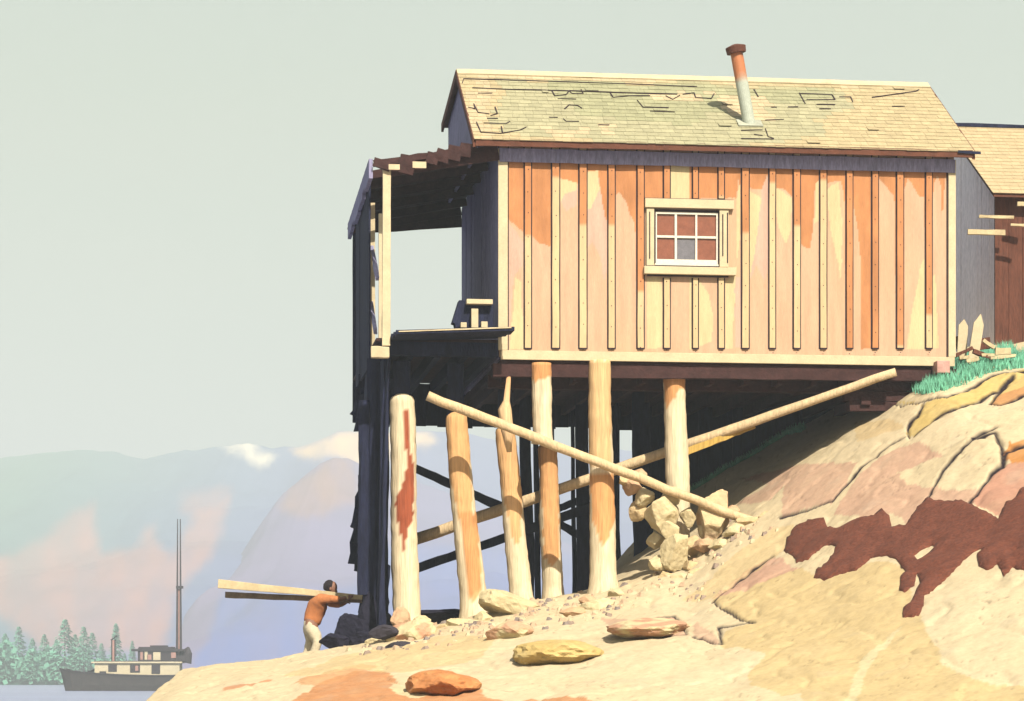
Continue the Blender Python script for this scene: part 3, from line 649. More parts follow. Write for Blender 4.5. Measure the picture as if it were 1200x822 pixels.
# porch along the left gable
pr = MB(); UW = -1.95; i = 0; v = .28
def prz(u): return 8.40+(min(u, -.3)+.34)*(8.40-8.05)/(1.6)
rfb = MB()
while v < 5.75:
    wv = random.uniform(.2, .30); u0 = UW-.05+random.uniform(-.04, .05); th = .03
    if v < 1.4: u0 += random.choice([0, .0, .45, .9])
    rfb.hexa([(u0, v, zc(prz(u0))), (-.02, v, zc(prz(-.02))), (-.02, v+wv-.02, zc(prz(-.02))), (u0, v+wv-.02, zc(prz(u0)))],
             [(u0, v, zc(prz(u0))+th), (-.02, v, zc(prz(-.02))+th), (-.02, v+wv-.02, zc(prz(-.02))+th), (u0, v+wv-.02, zc(prz(u0))+th)])
    v += wv
pro = rfb.build('porch_roof', M['darkb'], cabin)
rt = MB()
for k, (v, u0) in enumerate(((-.05, -1.9), (.55, -1.95), (1.5, -1.95), (2.5, -1.95), (3.6, -1.95), (4.7, -1.95), (5.6, -1.95))):
    rt.bar((u0, v, zc(prz(u0))-.07), (-.01, v, zc(prz(-.3))-.07), .07, .13, n=6, jit=.006) if k else None
rt.build('rafters', M['darkb'], pro)
MB().bar((UW-.02, 5.62, zc(8.03)), (0.0, 5.62, zc(8.20)), .06, .27, n=5, jit=.008).build('header', M['darkb'], pro)
MB().bar((-1.72, -.03, zc(7.96)), (-.02, -.03, zc(8.26)), .05, .24, n=7, jit=.010).build('header', M['darkb'], pro)
MB().bar((-1.98, -.10, zc(8.02)), (-.36, -.10, zc(8.30)), .04, .10, n=7, jit=.014).build('header', M['darkb'], pro)
# broken boards standing up along the front of the porch roof
for (x0, x1, yt, yb) in ((438, 457, 188, 198), (468, 486, 183, 204), (500, 513, 179, 192), (511, 526, 176, 190), (524, 540, 172, 188), (538, 553, 169, 184)):
    u0, zb = onv(x0, yb, -.13); u1, zt = onv(x1, yt, -.13)
    MB().bar(((u0+u1)/2-.02, -.15, zb-Z0), ((u0+u1)/2+.02, -.15, zt-Z0), u1-u0, .03, n=2, jit=.012, up=(0, 1, 0)).build('broken_board', M['darkb'], pro)
for (x0, x1, yt, yb) in ((455, 468, 194, 200), (483, 499, 191, 198)):
    u0, zb = onv(x0, yb, -.1); u1, zt = onv(x1, yt, -.1); MB().box((u0, -.18, zb-Z0), (u1, -.15, zt-Z0)).build('pale_board_end', M['trim'], pro)
# outer edge board, sloping away down the left side
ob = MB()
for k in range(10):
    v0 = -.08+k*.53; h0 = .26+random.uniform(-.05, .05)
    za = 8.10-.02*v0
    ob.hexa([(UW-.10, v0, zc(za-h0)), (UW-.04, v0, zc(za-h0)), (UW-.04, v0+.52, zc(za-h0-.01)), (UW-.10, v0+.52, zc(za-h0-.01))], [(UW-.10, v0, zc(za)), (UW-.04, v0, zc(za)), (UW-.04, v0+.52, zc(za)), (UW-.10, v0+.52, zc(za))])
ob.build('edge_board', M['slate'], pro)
ps = MB(); u0, _ = onv(447.5, 300, -.02); u1, _ = onv(457, 300, -.02)
ps.bar(((u0+u1)/2, -.04, zc(5.2)), ((u0+u1)/2+.01, -.04, zc(8.02)), u1-u0, .12, n=8, jit=.004)
ps.build('porch_post', M['trim'], cabin, bevel=.005)
psd = MB()   # posts on the outer side
for v, ub, zt, zb in ((.75, -1.80, 7.4, 5.15), (1.5, -1.88, 7.7, 5.2), (3.0, -1.9, 7.8, 5.1), (4.3, -1.9, 7.8, 5.1), (5.6, -1.9, 7.9, 5.1)):
    q = MB().bar((ub, v, zc(zb)), (ub, v, zc(zt)), .075, .08, n=5, jit=.004); q.build('porch_post', M['trim'] if v < 2 else M['dark'], cabin)
sb = MB(); v = .95
while v < 3.9:
    wv = random.uniform(.18, .34)
    sb.hexa([(UW-.03, v, zc(5.0)), (UW+.0, v, zc(5.0)), (UW+.0, v+wv, zc(5.0)), (UW-.03, v+wv, zc(5.0))], [(UW-.03, v, zc(7.95-random.uniform(0, .3))), (UW, v, zc(7.95)), (UW, v+wv, zc(7.95)), (UW-.03, v+wv, zc(7.95-random.uniform(0, .3)))])
    v += wv+random.choice([.01, .01, .05, .12])
sb.build('side_boards', M['dark'], cabin)
MB().bar((UW+.05, .5, zc(5.5)), (UW+.05, 3.6, zc(7.3)), .05, .09, n=4, jit=.01).bar((UW+.06, .3, zc(6.3)), (UW+.06, 2.2, zc(7.4)), .05, .06, n=4, jit=.01).build('diagonal_brace', M['slate'], cabin)
# deck
dk = MB(); v = .0
while v < 5.6:
    wv = .19; dk.box((UW+.02, v, zc(5.28)), (-.02, v+wv-.008, zc(5.33))); v += wv
dk.build('porch_deck', M['darkb'], cabin)
db = MB().bar((UW+.1, .02, zc(5.17)), (-.03, .02, zc(5.17)), .12, .22, n=6, jit=.01).bar((UW, 5.5, zc(4.9)), (0, 5.5, zc(4.9)), .12, .7, n=6, jit=.01)
for k in range(5): db.bar((UW+.15+k*.42, .1, zc(5.15)), (UW+.15+k*.42, 5.45, zc(5.15)), .10, .2, n=4, jit=.008)
db.build('deck_beam', M['dark'], cabin)
uu0, _ = onv(434.5, 415, -.05); uu1, _ = onv(456, 415, -.05)
MB().bar((uu0, -.1, zc(5.09)), (uu1, -.1, zc(5.09)), .16, .17, n=3, jit=.008).build('sill_end', M['trim'], cabin, bevel=.012)
lg = MB()
ul, zl_ = onv(464, 387, -.62); ur, zr_ = onv(603, 383, -.62)
for k in range(3):
    v0 = -.62+k*.215; lg.hexa([(ul-k*.02, v0, zc(zl_-.06)), (ur-k*.05, v0, zc(zr_-.06)), (ur-k*.05-.04, v0+.205, zc(zr_-.10)), (ul-k*.02, v0+.205, zc(zl_-.10))], [(ul-k*.02, v0, zc(zl_)), (ur-k*.05, v0, zc(zr_)), (ur-k*.05-.04, v0+.205, zc(zr_)-.04), (ul-k*.02, v0+.205, zc(zl_)-.04)])
lgo = lg.build('deck_ledge', M['dark'], cabin)
MB().bar((ul+.04, -.632, zc(zl_)-.022), (ur-.05, -.632, zc(zr_)-.015), .012, .018, n=12, jit=.003).build('worn_edge', M['trim'], lgo)

# bench frame left standing on the ledge
bq = HW(onv(560, 385, -.35)[0], -.35, zl_-.03)
bench = empty('work_bench', bq, TH, label='small broken bench with a pale top board on the porch deck against the dark gable', cat='bench')
def rel(x, y, v): u, z = onv(x, y, v); p = HW(u, v, z)-bq; return Vector((p.x*CT+p.y*ST, -p.x*ST+p.y*CT, p.z))
def relbox(x0, x1, yt, yb, v, d): 
    a = rel(x0, yb, v); b = rel(x1, yt, v); return MB().box((a.x, a.y, a.z), (b.x, b.y+d, b.z))
relbox(547, 577.5, 351, 356, -.35, .2).build('bench_top', M['trim'], bench, bevel=.004)
relbox(552.5, 560.5, 362, 384, -.35, .08).build('leg', M['trim'], bench, bevel=.004)
relbox(540, 547, 378, 384, -.35, .12).build('foot_block', M['trim'], bench, bevel=.006)
relbox(564, 571.5, 377, 384, -.35, .12).build('foot_block', M['trim'], bench, bevel=.006)
a = [rel(538, 352, -.2), rel(578, 352, -.2), rel(578, 384, -.2), rel(534, 384, -.2), rel(533, 379, -.2), rel(530, 378, -.2)]
MB().prism(a, (0, .25, 0)).build('back_panel', M['dark'], bench)

# ---------------------------------------------------------------- pilings
GRP = 'pilings under the cabin'
CL_, TAN_, OR_, RED_ = lin(243, 222, 182, .92), lin(240, 202, 152, .88), lin(232, 168, 108, .85), lin(186, 98, 64, .74)
def shade_head_block(pl, px, y_top, y_bot, v, w_):  # dark block above a piling, standing in for the floor's shadow on it
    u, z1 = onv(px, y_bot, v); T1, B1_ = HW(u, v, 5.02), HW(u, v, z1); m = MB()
    m.bar(B1_-pl.location, T1-pl.location, w_*41/F, w_*41/F, n=5, jit=.01); m.build('shade_head', M['dark'], pl)
def piling(px0, py0, px1, py1, v, w0, w1, label, pal=None, top=None, mat='log', tint_=CL_, jit=.06, name='piling', n=26, grp=GRP, seg=18, hang=False, head=False):
    u0, z0 = onv(px0, py0, v); u1, z1 = onv(px1, py1, v); zt = top if top else z0
    d = (u1-u0)/(z0-z1+1e-6)
    T_ = HW(u0-d*(zt-z0), v, zt); B0 = HW(u1, v, z1); g = gh(B0.x, B0.y)-.15
    B_ = B0 if hang else (T_+(B0-T_)*((T_.z-g)/(T_.z-z1)) if g < z1 else B0-Vector((0, 0, .2)))
    sc_ = B0.y/F; pts = []; rad = []
    for i in range(n+1):
        t = i/n; p = T_.lerp(B_, t); wob = .03*noise.noise(Vector((px0*.37, t*2.3, 0))); p = p+Vector((wob, wob*.5, 0))
        pts.append(p); rad.append((w0+(w1-w0)*t)*.5*sc_*(1+.09*noise.noise(Vector((px0, t*3.2, 3)))+(.25*max(0, t-.88)/.12)))
    dome = ([], [])
    if head: up_ = (pts[0]-pts[1]).normalized(); dome = ([pts[0]+up_*rad[0]*k for k in (.62, .52, .3)], [rad[0]*k for k in (.15, .6, .88)])
    def cf(P):
        x = 600+P.x/P.y*F; y = HZ-P.z/P.y*F; x += 1.5*noise.noise(Vector((x*.2, y*.06, 0))); y += 4*noise.noise(Vector((x*.3, y*.05, 5)))
        c = tint_
        for poly, cc in (pal or []):
            if inpoly([x], [y], poly)[0]: c = cc
        return c
    return tag(MB().tube(dome[0]+pts, dome[1]+rad, seg, jit=jit, colf=cf).build(name, M[mat], loc=B_, world=True, attr=True, smooth=True), label, 'piling', grp)
shade_head_block(piling(471,470,477,745,.41,29,33, 'thick pale piling at the left corner with a long red brown rot streak', [([(472,480),(478,478),(480,520),(486,560),(485,600),(478,622),(473,648),(468,625),(462,590),(470,570),(476,560),(476,530)], RED_)], head=True, n=60, seg=28), 471, 420, 470, 0.45999999999999996, 20)
shade_head_block(piling(534,490,557,722,.65,25,33, 'leaning orange tinted piling, second from the left corner', [([(518,480),(548,480),(552,560),(556,620),(564,660),(563,697),(556,700),(552,710),(549,695),(546,660),(541,620),(527,560)], lin(236,184,124,.90)), ([(540,600),(560,600),(563,692),(556,697),(548,696),(545,650)], OR_)], head=True, n=60, seg=28), 534, 420, 488, 0.7000000000000001, 19)
shade_head_block(piling(592,506,611,702,.88,23,27, 'slender pale piling standing third from the left corner', [([(580,500),(604,500),(612,580),(609,640),(600,632),(594,600),(584,560)], lin(236,186,128,.90))], head=True, n=60, seg=24), 592, 420, 506, 0.93, 17)
piling(634,425,636,520,.06,24,22, 'short stub of piling hanging from the cabin sill behind the long brace', [([(620,420),(650,420),(650,440),(625,450)], OR_)], top=4.98, hang=True)
shade_head_block(piling(641,526,649,708,1.47,23,25, 'orange banded piling standing just left of the tallest front piling', [([(628,520),(654,520),(655,600),(656,655),(647,662),(637,655),(636,600)], lin(234,176,116,.90))], head=True, n=60, seg=24), 641, 420, 526, 1.52, 17)
piling(703,420,707,694,.02,26,32, 'tall straight piling reaching the cabin sill, lit its full height', [([(688,420),(718,420),(716,545),(690,545)], lin(238,196,140,.90)), ([(690,555),(720,555),(722,605),(708,642),(694,610)], lin(232,170,110,.90))], top=5.03, n=60, seg=28)
shade_head_block(piling(791,440,795,660,.30,26,28, 'pale piling farthest right, with an orange top, beside the rubble', [([(776,438),(806,438),(806,448),(803,458),(798,455),(790,468),(780,480)], OR_)], head=True, n=60, seg=28), 791, 420, 440, 0.35, 18)
u_, z_ = onv(597, 430, -.1); 
sp_ = MB().tube([HW(onv(598,424,.05)[0],.05,onv(598,424,.05)[1]), HW(onv(594,470,.05)[0],.05,onv(594,470,.05)[1]), HW(onv(592,480,.05)[0],.05,onv(592,480,.05)[1]), HW(onv(594,505,.05)[0],.05,onv(594,505,.05)[1]), HW(onv(597,530,.05)[0],.05,onv(597,530,.05)[1])], [.02,.05,.11,.10,.04], 10, jit=.3, colf=lambda v: OR_ if v.z > 4.6 else TAN_)
tag(sp_.build('splintered_post', M['log'], loc=HW(.1,.05,3.7), world=True, attr=True, smooth=True), 'thin splintered post with a swollen knot hanging above the long brace', 'post')
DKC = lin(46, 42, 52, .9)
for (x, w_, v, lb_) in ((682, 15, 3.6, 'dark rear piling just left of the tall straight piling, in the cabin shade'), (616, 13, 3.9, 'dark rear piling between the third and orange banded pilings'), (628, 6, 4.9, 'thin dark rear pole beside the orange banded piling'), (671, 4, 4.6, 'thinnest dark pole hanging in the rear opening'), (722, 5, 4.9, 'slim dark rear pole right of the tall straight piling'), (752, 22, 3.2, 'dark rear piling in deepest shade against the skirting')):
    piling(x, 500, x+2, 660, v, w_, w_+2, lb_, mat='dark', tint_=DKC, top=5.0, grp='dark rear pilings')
# braces
def pole(p0, v0, p1, v1, w0, w1, label, mat='log', c=CL_, name='brace_timber', jit=.12, grp=None, sq=False, ext=0):
    u0, z0 = onv(*p0, v0); u1, z1 = onv(*p1, v1); A, B = HW(u0, v0, z0), HW(u1, v1, z1); B = B+(B-A).normalized()*ext
    s_ = 41.0/F; m = MB()
    if sq: m.bar(A, B, w0*s_*.6, w0*s_, c, n=14, jit=.008, h1=w1*s_)
    else:
        n = 24; m.tube([A.lerp(B, i/n)+Vector((0, 0, .02*noise.noise(Vector((i*.5, p0[0], 0))))) for i in range(n+1)], [(w0+(w1-w0)*i/n)*.5*s_ for i in range(n+1)], 12, c, jit=jit)
    return tag(m.build(name, M[mat], loc=A, world=True, attr=True, smooth=not sq), label, 'brace', grp)
pole((501, 464), -.28, (845, 598), -.35, 11.5, 11, 'long pale diagonal brace crossing in front of the pilings down to the rubble', c=lin(240,208,160,.84), ext=.75)
pole((1050, 436), -.16, (488, 632), 2.45, 10, 15, 'long pale pole sloping from the right end of the cabin down behind the pilings', c=lin(240,210,164,.84))
pole((484, 548), 3.0, (600, 600), 3.0, 10, 11, 'short dark brace slanting down between the two left pilings', 'dark', DKC, sq=True)
pole((484, 668), 3.4, (700, 592), 3.4, 11, 12, 'dark cross brace rising to the right behind the pilings', 'dark', DKC, sq=True)
pole((640, 605), 3.8, (700, 640), 3.8, 9, 10, 'dark brace stub slanting down beside the dark rear piling', 'dark', DKC, sq=True)
pole((650, 598), 4.2, (700, 578), 4.2, 9, 9, 'thin dark brace high in the rear opening', 'dark', DKC, sq=True)
pole((803, 530), .75, (884, 500), .75, 9, 5, 'yellow splintered plank on the ground under the pale pole', c=lin(232,190,100,.74), name='loose_plank', sq=True)

# hanging plank wall at the left end
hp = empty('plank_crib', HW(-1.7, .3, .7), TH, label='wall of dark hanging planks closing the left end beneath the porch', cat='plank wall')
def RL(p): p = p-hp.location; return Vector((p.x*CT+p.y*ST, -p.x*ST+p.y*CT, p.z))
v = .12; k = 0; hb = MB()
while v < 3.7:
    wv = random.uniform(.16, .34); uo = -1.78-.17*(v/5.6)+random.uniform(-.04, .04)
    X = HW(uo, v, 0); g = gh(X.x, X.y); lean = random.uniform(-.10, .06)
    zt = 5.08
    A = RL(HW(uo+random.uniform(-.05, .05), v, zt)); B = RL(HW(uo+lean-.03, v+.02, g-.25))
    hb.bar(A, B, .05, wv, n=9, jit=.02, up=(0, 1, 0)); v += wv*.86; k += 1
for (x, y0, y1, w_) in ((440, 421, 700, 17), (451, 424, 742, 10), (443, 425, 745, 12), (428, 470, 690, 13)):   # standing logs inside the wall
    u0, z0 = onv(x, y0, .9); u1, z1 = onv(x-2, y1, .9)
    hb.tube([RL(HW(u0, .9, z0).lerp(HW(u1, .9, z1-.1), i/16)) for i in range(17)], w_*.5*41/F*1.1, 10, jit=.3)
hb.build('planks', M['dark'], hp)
for (x, y, x2, y2) in ((438, 452, 425, 492), (436, 440, 430, 505), (438, 505, 436, 570), (434, 560, 426, 620), (430, 600, 423, 662), (438, 640, 426, 672), (440, 600, 436, 720), (444, 660, 438, 735)):
    a = RL(HW(*[onv(x, y, 3.0)[0], 3.0, onv(x, y, 3.0)[1]])); b = RL(HW(onv(x2, y2, 3.2)[0], 3.2, onv(x2, y2, 3.2)[1])); MB().bar(a, b, .40, .05, n=5, jit=.04, up=(0, 1, 0)).build('loose_board', M['dark'], hp)

# crib block at the right end, with the pale beam end
rk = empty('timber_crib', HW(6.7, .5, 4.5), TH, label='dark timber crib under the right corner of the cabin with a pink beam end', cat='timber crib')
q = MB()
for k in range(4): q.bar((-1.0+random.uniform(-.1, .05), -.15+random.uniform(-.05, .05), -.1+k*.16), (.75+random.uniform(-.1, .1), -.15, -.1+k*.16), .18, .15, n=5, jit=.01)
for k in range(2):
    for x in (-.75, .1, .6): q.bar((x, -.3, -.02+k*.3), (x, 1.5, -.02+k*.3), .16, .14, n=4, jit=.01)
q.build('crib_logs', M['darkb'], rk)
a = onv(1091, 440, .1); b = onv(1106, 426, .1)
MB().box((a[0]-6.7, -.75, a[1]-4.5), (b[0]-6.7, -.32, b[1]-4.5)).build('beam_end', material('pink_beam', lin(232, 178, 160, .8), bump=.4), rk, bevel=.01)
# ---------------------------------------------------------------- second building
B2 = (at(1166, 400, 45.4)); B2z = 5.2
shed = empty('shed', (B2.x, B2.y, B2z), TH, label='brown weathered shed with a tan roof behind the right end of the cabin', cat='shed')
s2 = MB(); k = 0
for i in range(22): s2.box((i*.25, 0+random.uniform(-.006, .006), -.6), (i*.25+.243, .04, 8.42-B2z))
s2.build('front_wall', M['rust'], shed)
s3 = MB()
def r2z(v): return (8.40+(v+.3)*.62 if v < 2.5 else 10.14-(v-2.5)*.5)-B2z
for i in range(20):
    v0 = .046+i*.245; v1 = v0+.238; o = random.uniform(-.006, .006)
    s3.hexa([(o, v0, -.7), (.04+o, v0, -.7), (.04+o, v1, -.7), (o, v1, -.7)], [(o, v0, r2z(v0)-.06), (.04+o, v0, r2z(v0)-.06), (.04+o, v1, r2z(v1)-.06), (o, v1, r2z(v1)-.06)])
s3.build('gable_wall', M['grey'], shed)
MB().box((5.4, .05, -.6), (5.46, 5, 8.3-B2z)).box((.05, 4.95, -.6), (5.4, 5, 8.6-B2z)).build('rear_wall', M['rust'], shed)
s4 = MB()
for (va, vb) in ((-.3, 2.5), (2.502, 5.3)):
    a = [(-.12, va, r2z(va)), (5.8, va, r2z(va)), (5.8, vb, r2z(vb)), (-.12, vb, r2z(vb))]; s4.hexa([(x, y, z-.07) for x, y, z in a], a)
sr = s4.build('roof', M['fascia'], shed)
s5 = MB(); sl2 = math.hypot(2.8, 2.8*.62); al2 = Vector((0, 2.8, 2.8*.62)).normalized(); n2 = Vector((0, -al2.z, al2.y))
for r in range(int(sl2/.17)+1):
    u = -.14
    while u < 5.8:
        wv = random.uniform(.12, .24); P_ = Vector((u, -.3, r2z(-.3)))+al2*(r*.17-.03); Q_ = P_+Vector((wv-.003, 0, 0)); e = al2*min(.2, sl2-r*.17+.03)
        s5.hexa([P_+n2*.006, Q_+n2*.006, Q_+e+n2*.001, P_+e+n2*.001], [P_+n2*.015, Q_+n2*.015, Q_+e+n2*.006, P_+e+n2*.006], tuple(Vector(lin(229, 204, 158))*random.uniform(.66, .74))); u += wv
s5.build('shingles', M['shingle'], sr, attr=True)
MB().bar((-.14, 2.5, r2z(2.5)+.02), (5.8, 2.5, r2z(2.5)+.0), .12, .06, n=12, jit=.006).build('ridge_cap', M['dark'], sr)
for (x0, x1, y, h_) in ((1147, 1188, 254, 3.2), (1134, 1178, 272, 6), (1184, 1204, 263.5, 2.6), (1192, 1212, 239, 5)):
    a = at(x0, y, 44.9); b = at(x1, y+1, 44.9)
    tag(MB().bar(a, b, .05, h_*44.9/F, n=4, jit=.005).build('nailed_board', M['plank'], loc=a, world=True), {254: 'upper pale splintered board nailed across the corner of the brown shed', 272: 'thick pale board nailed across the shed corner, the lowest one', 263.5: 'thin pale lath on the shed front at the photo edge', 239: 'pale board end under the shed eave at the photo edge'}[y], 'board', 'boards on the shed')
# pickets and scrap at the right corner
def picket(cx, yt, yb, w_, tilt, D, label):
    s_ = D/F; h = (yb-yt)*s_; w2 = w_*s_/2; B = at(cx, yb, D)
    pl = [(-w2, 0, -.2), (w2, 0, -.2), (w2, 0, h*.72), (w2*.1, 0, h), (-w2, 0, h*.74)]
    o = MB().prism(pl, (0, .03, 0)).build('fence_picket', M['trim'], loc=B, bevel=.004); o.rotation_euler = (0, R(tilt), TH)
    return tag(o, label, 'picket', 'broken pickets beside the cabin')
picket(1128, 374, 403, 11.5, 3, 42.6, 'shorter pointed white picket standing against the cabin corner')
picket(1142, 367, 413, 12.5, 9, 42.4, 'taller pointed white picket leaning right, with a split foot')
scr = [((1152,399),(1165,408),4,'plank','short pale lath leaning against the shed wall'), ((1166,412),(1184,412),8,'plank','square pale block end lying by the brown shed'), ((1120,417),(1140,408),4,'rust','dark brown scrap board propped at the cabin corner'),
       ((1124,420),(1136,419),4,'plank','small cream board lying at the cabin corner'), ((1140,412),(1162,419),5,'rust','brown scrap board lying under the leaning picket'), ((1132,424),(1147,421),4,'plank','cream scrap board lying nearest the grass'),
       ((1150,417),(1165,416),3,'plank','narrow pale stick on the scrap heap'), ((1160,420),(1190,417),4,'plank','long pale stick lying on the grass edge'), ((1120,402),(1132,400),14,'rust','dark brown box board behind the shorter picket'), ((1147,404),(1160,402),13,'rust','dark brown panel behind the leaning picket')]
for (a, b, w_, mt, lb_) in scr:
    D = 42.1 if w_ < 10 else 42.9
    A, B = at(*a, D), at(*b, D); 
    tag(MB().bar(A, B, .10, w_*D/F, n=3, jit=.008).build('scrap_board', M[mt], loc=A, world=True), lb_, 'board', 'scrap wood beside the cabin')

# ---------------------------------------------------------------- grass
gm = MB()
def blades(px, py, n, hh, sp=6):
    for _ in range(n):
        x, y = ground_xy(px+random.uniform(-sp, sp), py+random.uniform(-3, 3)); z = gh(x, y); h = hh*random.uniform(.5, 1.3); w_ = .012
        a = random.uniform(0, 3.14); dx, dy = math.cos(a)*w_, math.sin(a)*w_; lx, ly = random.uniform(-.06, .06), random.uniform(-.05, .05)
        gm.add([(x-dx, y-dy, z-.02), (x+dx, y+dy, z-.02), (x+lx, y+ly, z+h)], [(0, 1, 2)])
GP = [(1020,478),(1040,468),(1060,462),(1085,458),(1105,452),(1130,444),(1150,438),(1175,430),(1205,426)]
for (x0, y0), (x1, y1) in zip(GP[:-1], GP[1:]):
    for t in np.linspace(0, 1, 9):
        x = x0+(x1-x0)*t; y = y0+(y1-y0)*t; th_ = 20 if 1030 < x < 1190 else 8
        for dy in np.linspace(-1, th_, 5): blades(x, y-dy, 28, .15, 3)
tag(gm.build('grass', M['grass']), 'strip of sea green grass growing along the top of the rock by the cabin corner', 'grass', kind='stuff')
gm = MB()
for (x0, y0, x1, y1) in ((806, 548, 850, 528), (850, 528, 905, 508), (905, 505, 940, 499)):
    for t in np.linspace(0, 1, 14): blades(x0+(x1-x0)*t, y0+(y1-y0)*t+6, 40, .10, 3)
tag(gm.build('grass', M['grass']), 'thin line of grass in the shade beneath the cabin floor', 'grass', kind='stuff')

# ---------------------------------------------------------------- seaweed mat
SW = [(355,290),(365,250),(400,205),(450,185),(495,180),(510,205),(550,215),(600,185),(670,165),(700,148),(725,160),(735,205),(790,190),(820,145),(860,108),(920,120),(980,115),(1010,130),(1060,155),(1110,178),(1135,120),(1165,112),(1185,80),(1260,40),(1330,60),(1330,330),(1260,350),(1200,365),(1160,345),(1130,375),(1105,335),(1075,355),(1040,340),(1035,300),(1060,285),(1045,275),(1010,300),(960,350),(900,400),(850,440),(845,480),(830,518),(775,522),(775,495),(800,470),(820,430),(835,390),(825,355),(815,400),(780,430),(762,420),(765,375),(785,355),(745,310),(710,295),(670,300),(610,350),(560,360),(500,380),(460,380),(470,360),(510,330),(540,280),(520,268),(480,285),(440,320),(400,330),(395,305)]
def dens(P, step=9):
    out = []
    for i in range(len(P)):
        a, b = Vector(P[i]), Vector(P[(i+1) % len(P)]); n = max(1, int((b-a).length/step))
        for k in range(n):
            q = a.lerp(b, k/n); j = 3.5*noise.noise(Vector((q.x*.06, q.y*.06, 1)))+2.5*noise.noise(Vector((q.x*.2, q.y*.2, 5)))
            out.append((q.x+j, q.y+j))
    return out
swp = [ground_xy(800+x/3, 548+y/3) for x, y in dens(SW)]
holes = [[ground_xy(800+x/3, 548+y/3) for x, y in h] for h in ([(812,300),(830,285),(860,265),(880,250),(886,268),(868,285),(845,300),(825,312)], [(1165,290),(1180,283),(1195,290),(1185,298),(1170,298)])]
pts = [Vector(p) for p in swp]; edges = [(i, (i+1) % len(pts)) for i in range(len(pts))]
for h in holes:
    o = len(pts); pts += [Vector(p) for p in h]; edges += [(o+i, o+(i+1) % len(h)) for i in range(len(h))]
ax_ = np.array(swp); gx, gy = np.meshgrid(np.arange(ax_[:, 0].min(), ax_[:, 0].max(), .06), np.arange(ax_[:, 1].min(), ax_[:, 1].max(), .12))
ins = inpoly(gx, gy, swp)
for h in holes: ins &= ~inpoly(gx, gy, h)
for a, b in zip(gx[ins], gy[ins]): pts.append(Vector((a+random.uniform(-.01, .01), b+random.uniform(-.02, .02))))
vo, eo, fo, _, _, _ = delaunay_2d_cdt(pts, edges, [], 0, 1e-5)
sm3 = MB(); top = []
vx = np.array([v.x for v in vo]); vy = np.array([v.y for v in vo]); dd = segdist(vx, vy, swp+[swp[0]])
for h in holes: dd = np.minimum(dd, segdist(vx, vy, h+[h[0]]))
for i, v in enumerate(vo):
    e = min(1, dd[i]/.10); top.append((v.x, v.y, gh(v.x, v.y)+.02+.035*e+.02*e*noise.noise(Vector((v.x*6, v.y*4, 0)))))
keep = []
for f in fo:
    c = sum((vo[i] for i in f), Vector((0, 0)))/len(f)
    if inpoly([c.x], [c.y], swp)[0] and not any(inpoly([c.x], [c.y], h)[0] for h in holes): keep.append(tuple(f))
from collections import Counter
ec = Counter(); 
for f in keep:
    for i in range(len(f)): ec[tuple(sorted((f[i], f[(i+1) % len(f)])))] += 1
n0 = len(top); vs = top+[(x, y, z-.09) for x, y, z in top]
fs = keep+[(a, b, b+n0, a+n0) for (a, b), c in ec.items() if c == 1]
used = sorted({i for f in fs for i in f}); rm = {o: k for k, o in enumerate(used)}
sm3.add([vs[i] for i in used], [tuple(rm[i] for i in f) for f in fs])
tag(sm3.build('seaweed_mat', M['weed'], smooth=True), 'dark red brown mat of dried seaweed spread over the pale rock at right', 'seaweed')

# ---------------------------------------------------------------- boulders
def boulder(px, py, wpx, hpx, rgb, label, D=None, name='boulder', grp=None, rz=0, seed=None, sub=4, dep=None, lift=.35, rgb2=None, k=.76, soft=False):
    import bmesh
    sd_ = seed if seed is not None else int(px*7+py); s = None
    onground = D is None
    if D is None: x, y = ground_xy(px, py+hpx*.15); D = y
    s_ = D/F; cx = (px-600)*s_; w2 = wpx*s_/2; h2 = hpx*s_/2; cz = (HZ-py)*s_
    g = gh(cx, D); bm = bmesh.new(); bmesh.ops.create_icosphere(bm, subdivisions=sub, radius=1)
    dp = dep or w2*.9; r0 = Vector((sd_*.13, sd_*.71, 0)); cs_ = []
    rd = random.Random(sd_); planes = [(Vector([rd.gauss(0, 1) for _ in range(3)]).normalized(), rd.uniform(*((.80, .95) if soft else (.50, .86)))) for _ in range(14)]
    for v in bm.verts:
        p = v.co.copy(); 
        for nn_, d_ in planes:
            e = p.dot(nn_)-d_
            if e > 0: p -= nn_*e*.97
        p *= 1.12+.10*noise.noise(p*2+r0)+.07*noise.noise(p*5+r0)
        p = Vector((p.x*w2*1.1, p.y*dp, p.z*h2*1.15)); 
        p = Matrix.Rotation(R(rz), 3, 'Y') @ p
        v.co = p
    me = bpy.data.meshes.new(name); bm.to_mesh(me); bm.free()
    zc0 = cz if not onground else g+h2*.22
    o = bpy.data.objects.new(name, me); col.objects.link(o); o.location = (cx, D, zc0)
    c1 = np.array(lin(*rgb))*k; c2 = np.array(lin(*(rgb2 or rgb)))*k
    a = np.ones((len(me.vertices), 4), 'f')
    for i, v in enumerate(me.vertices):
        t = 1 if noise.noise(v.co*4+r0) > .02 else 0; a[i, :3] = c1*(1-t)+c2*t
    ca = me.color_attributes.new('tint', 'FLOAT_COLOR', 'POINT'); ca.data.foreach_set('color', a.ravel())
    me.materials.append(M['stone']); me.polygons.foreach_set('use_smooth', [False]*len(me.polygons))
    return tag(o, label, 'rock', grp)
CRc = (241, 220, 170)
boulder(480, 744, 52, 34, (231,178,140), 'peach boulder at the foot of the left corner piling', D=40.2, rgb2=CRc)
boulder(600, 710, 66, 34, CRc, 'angular cream slab leaning between the second and third pilings', D=40.6, rz=12)
boulder(595, 742, 58, 26, CRc, 'cream and peach boulder just below the leaning slab', rgb2=(232,184,146))
boulder(546, 738, 44, 30, CRc, 'pale cracked boulder at the foot of the orange tinted leaning piling', D=40.3)
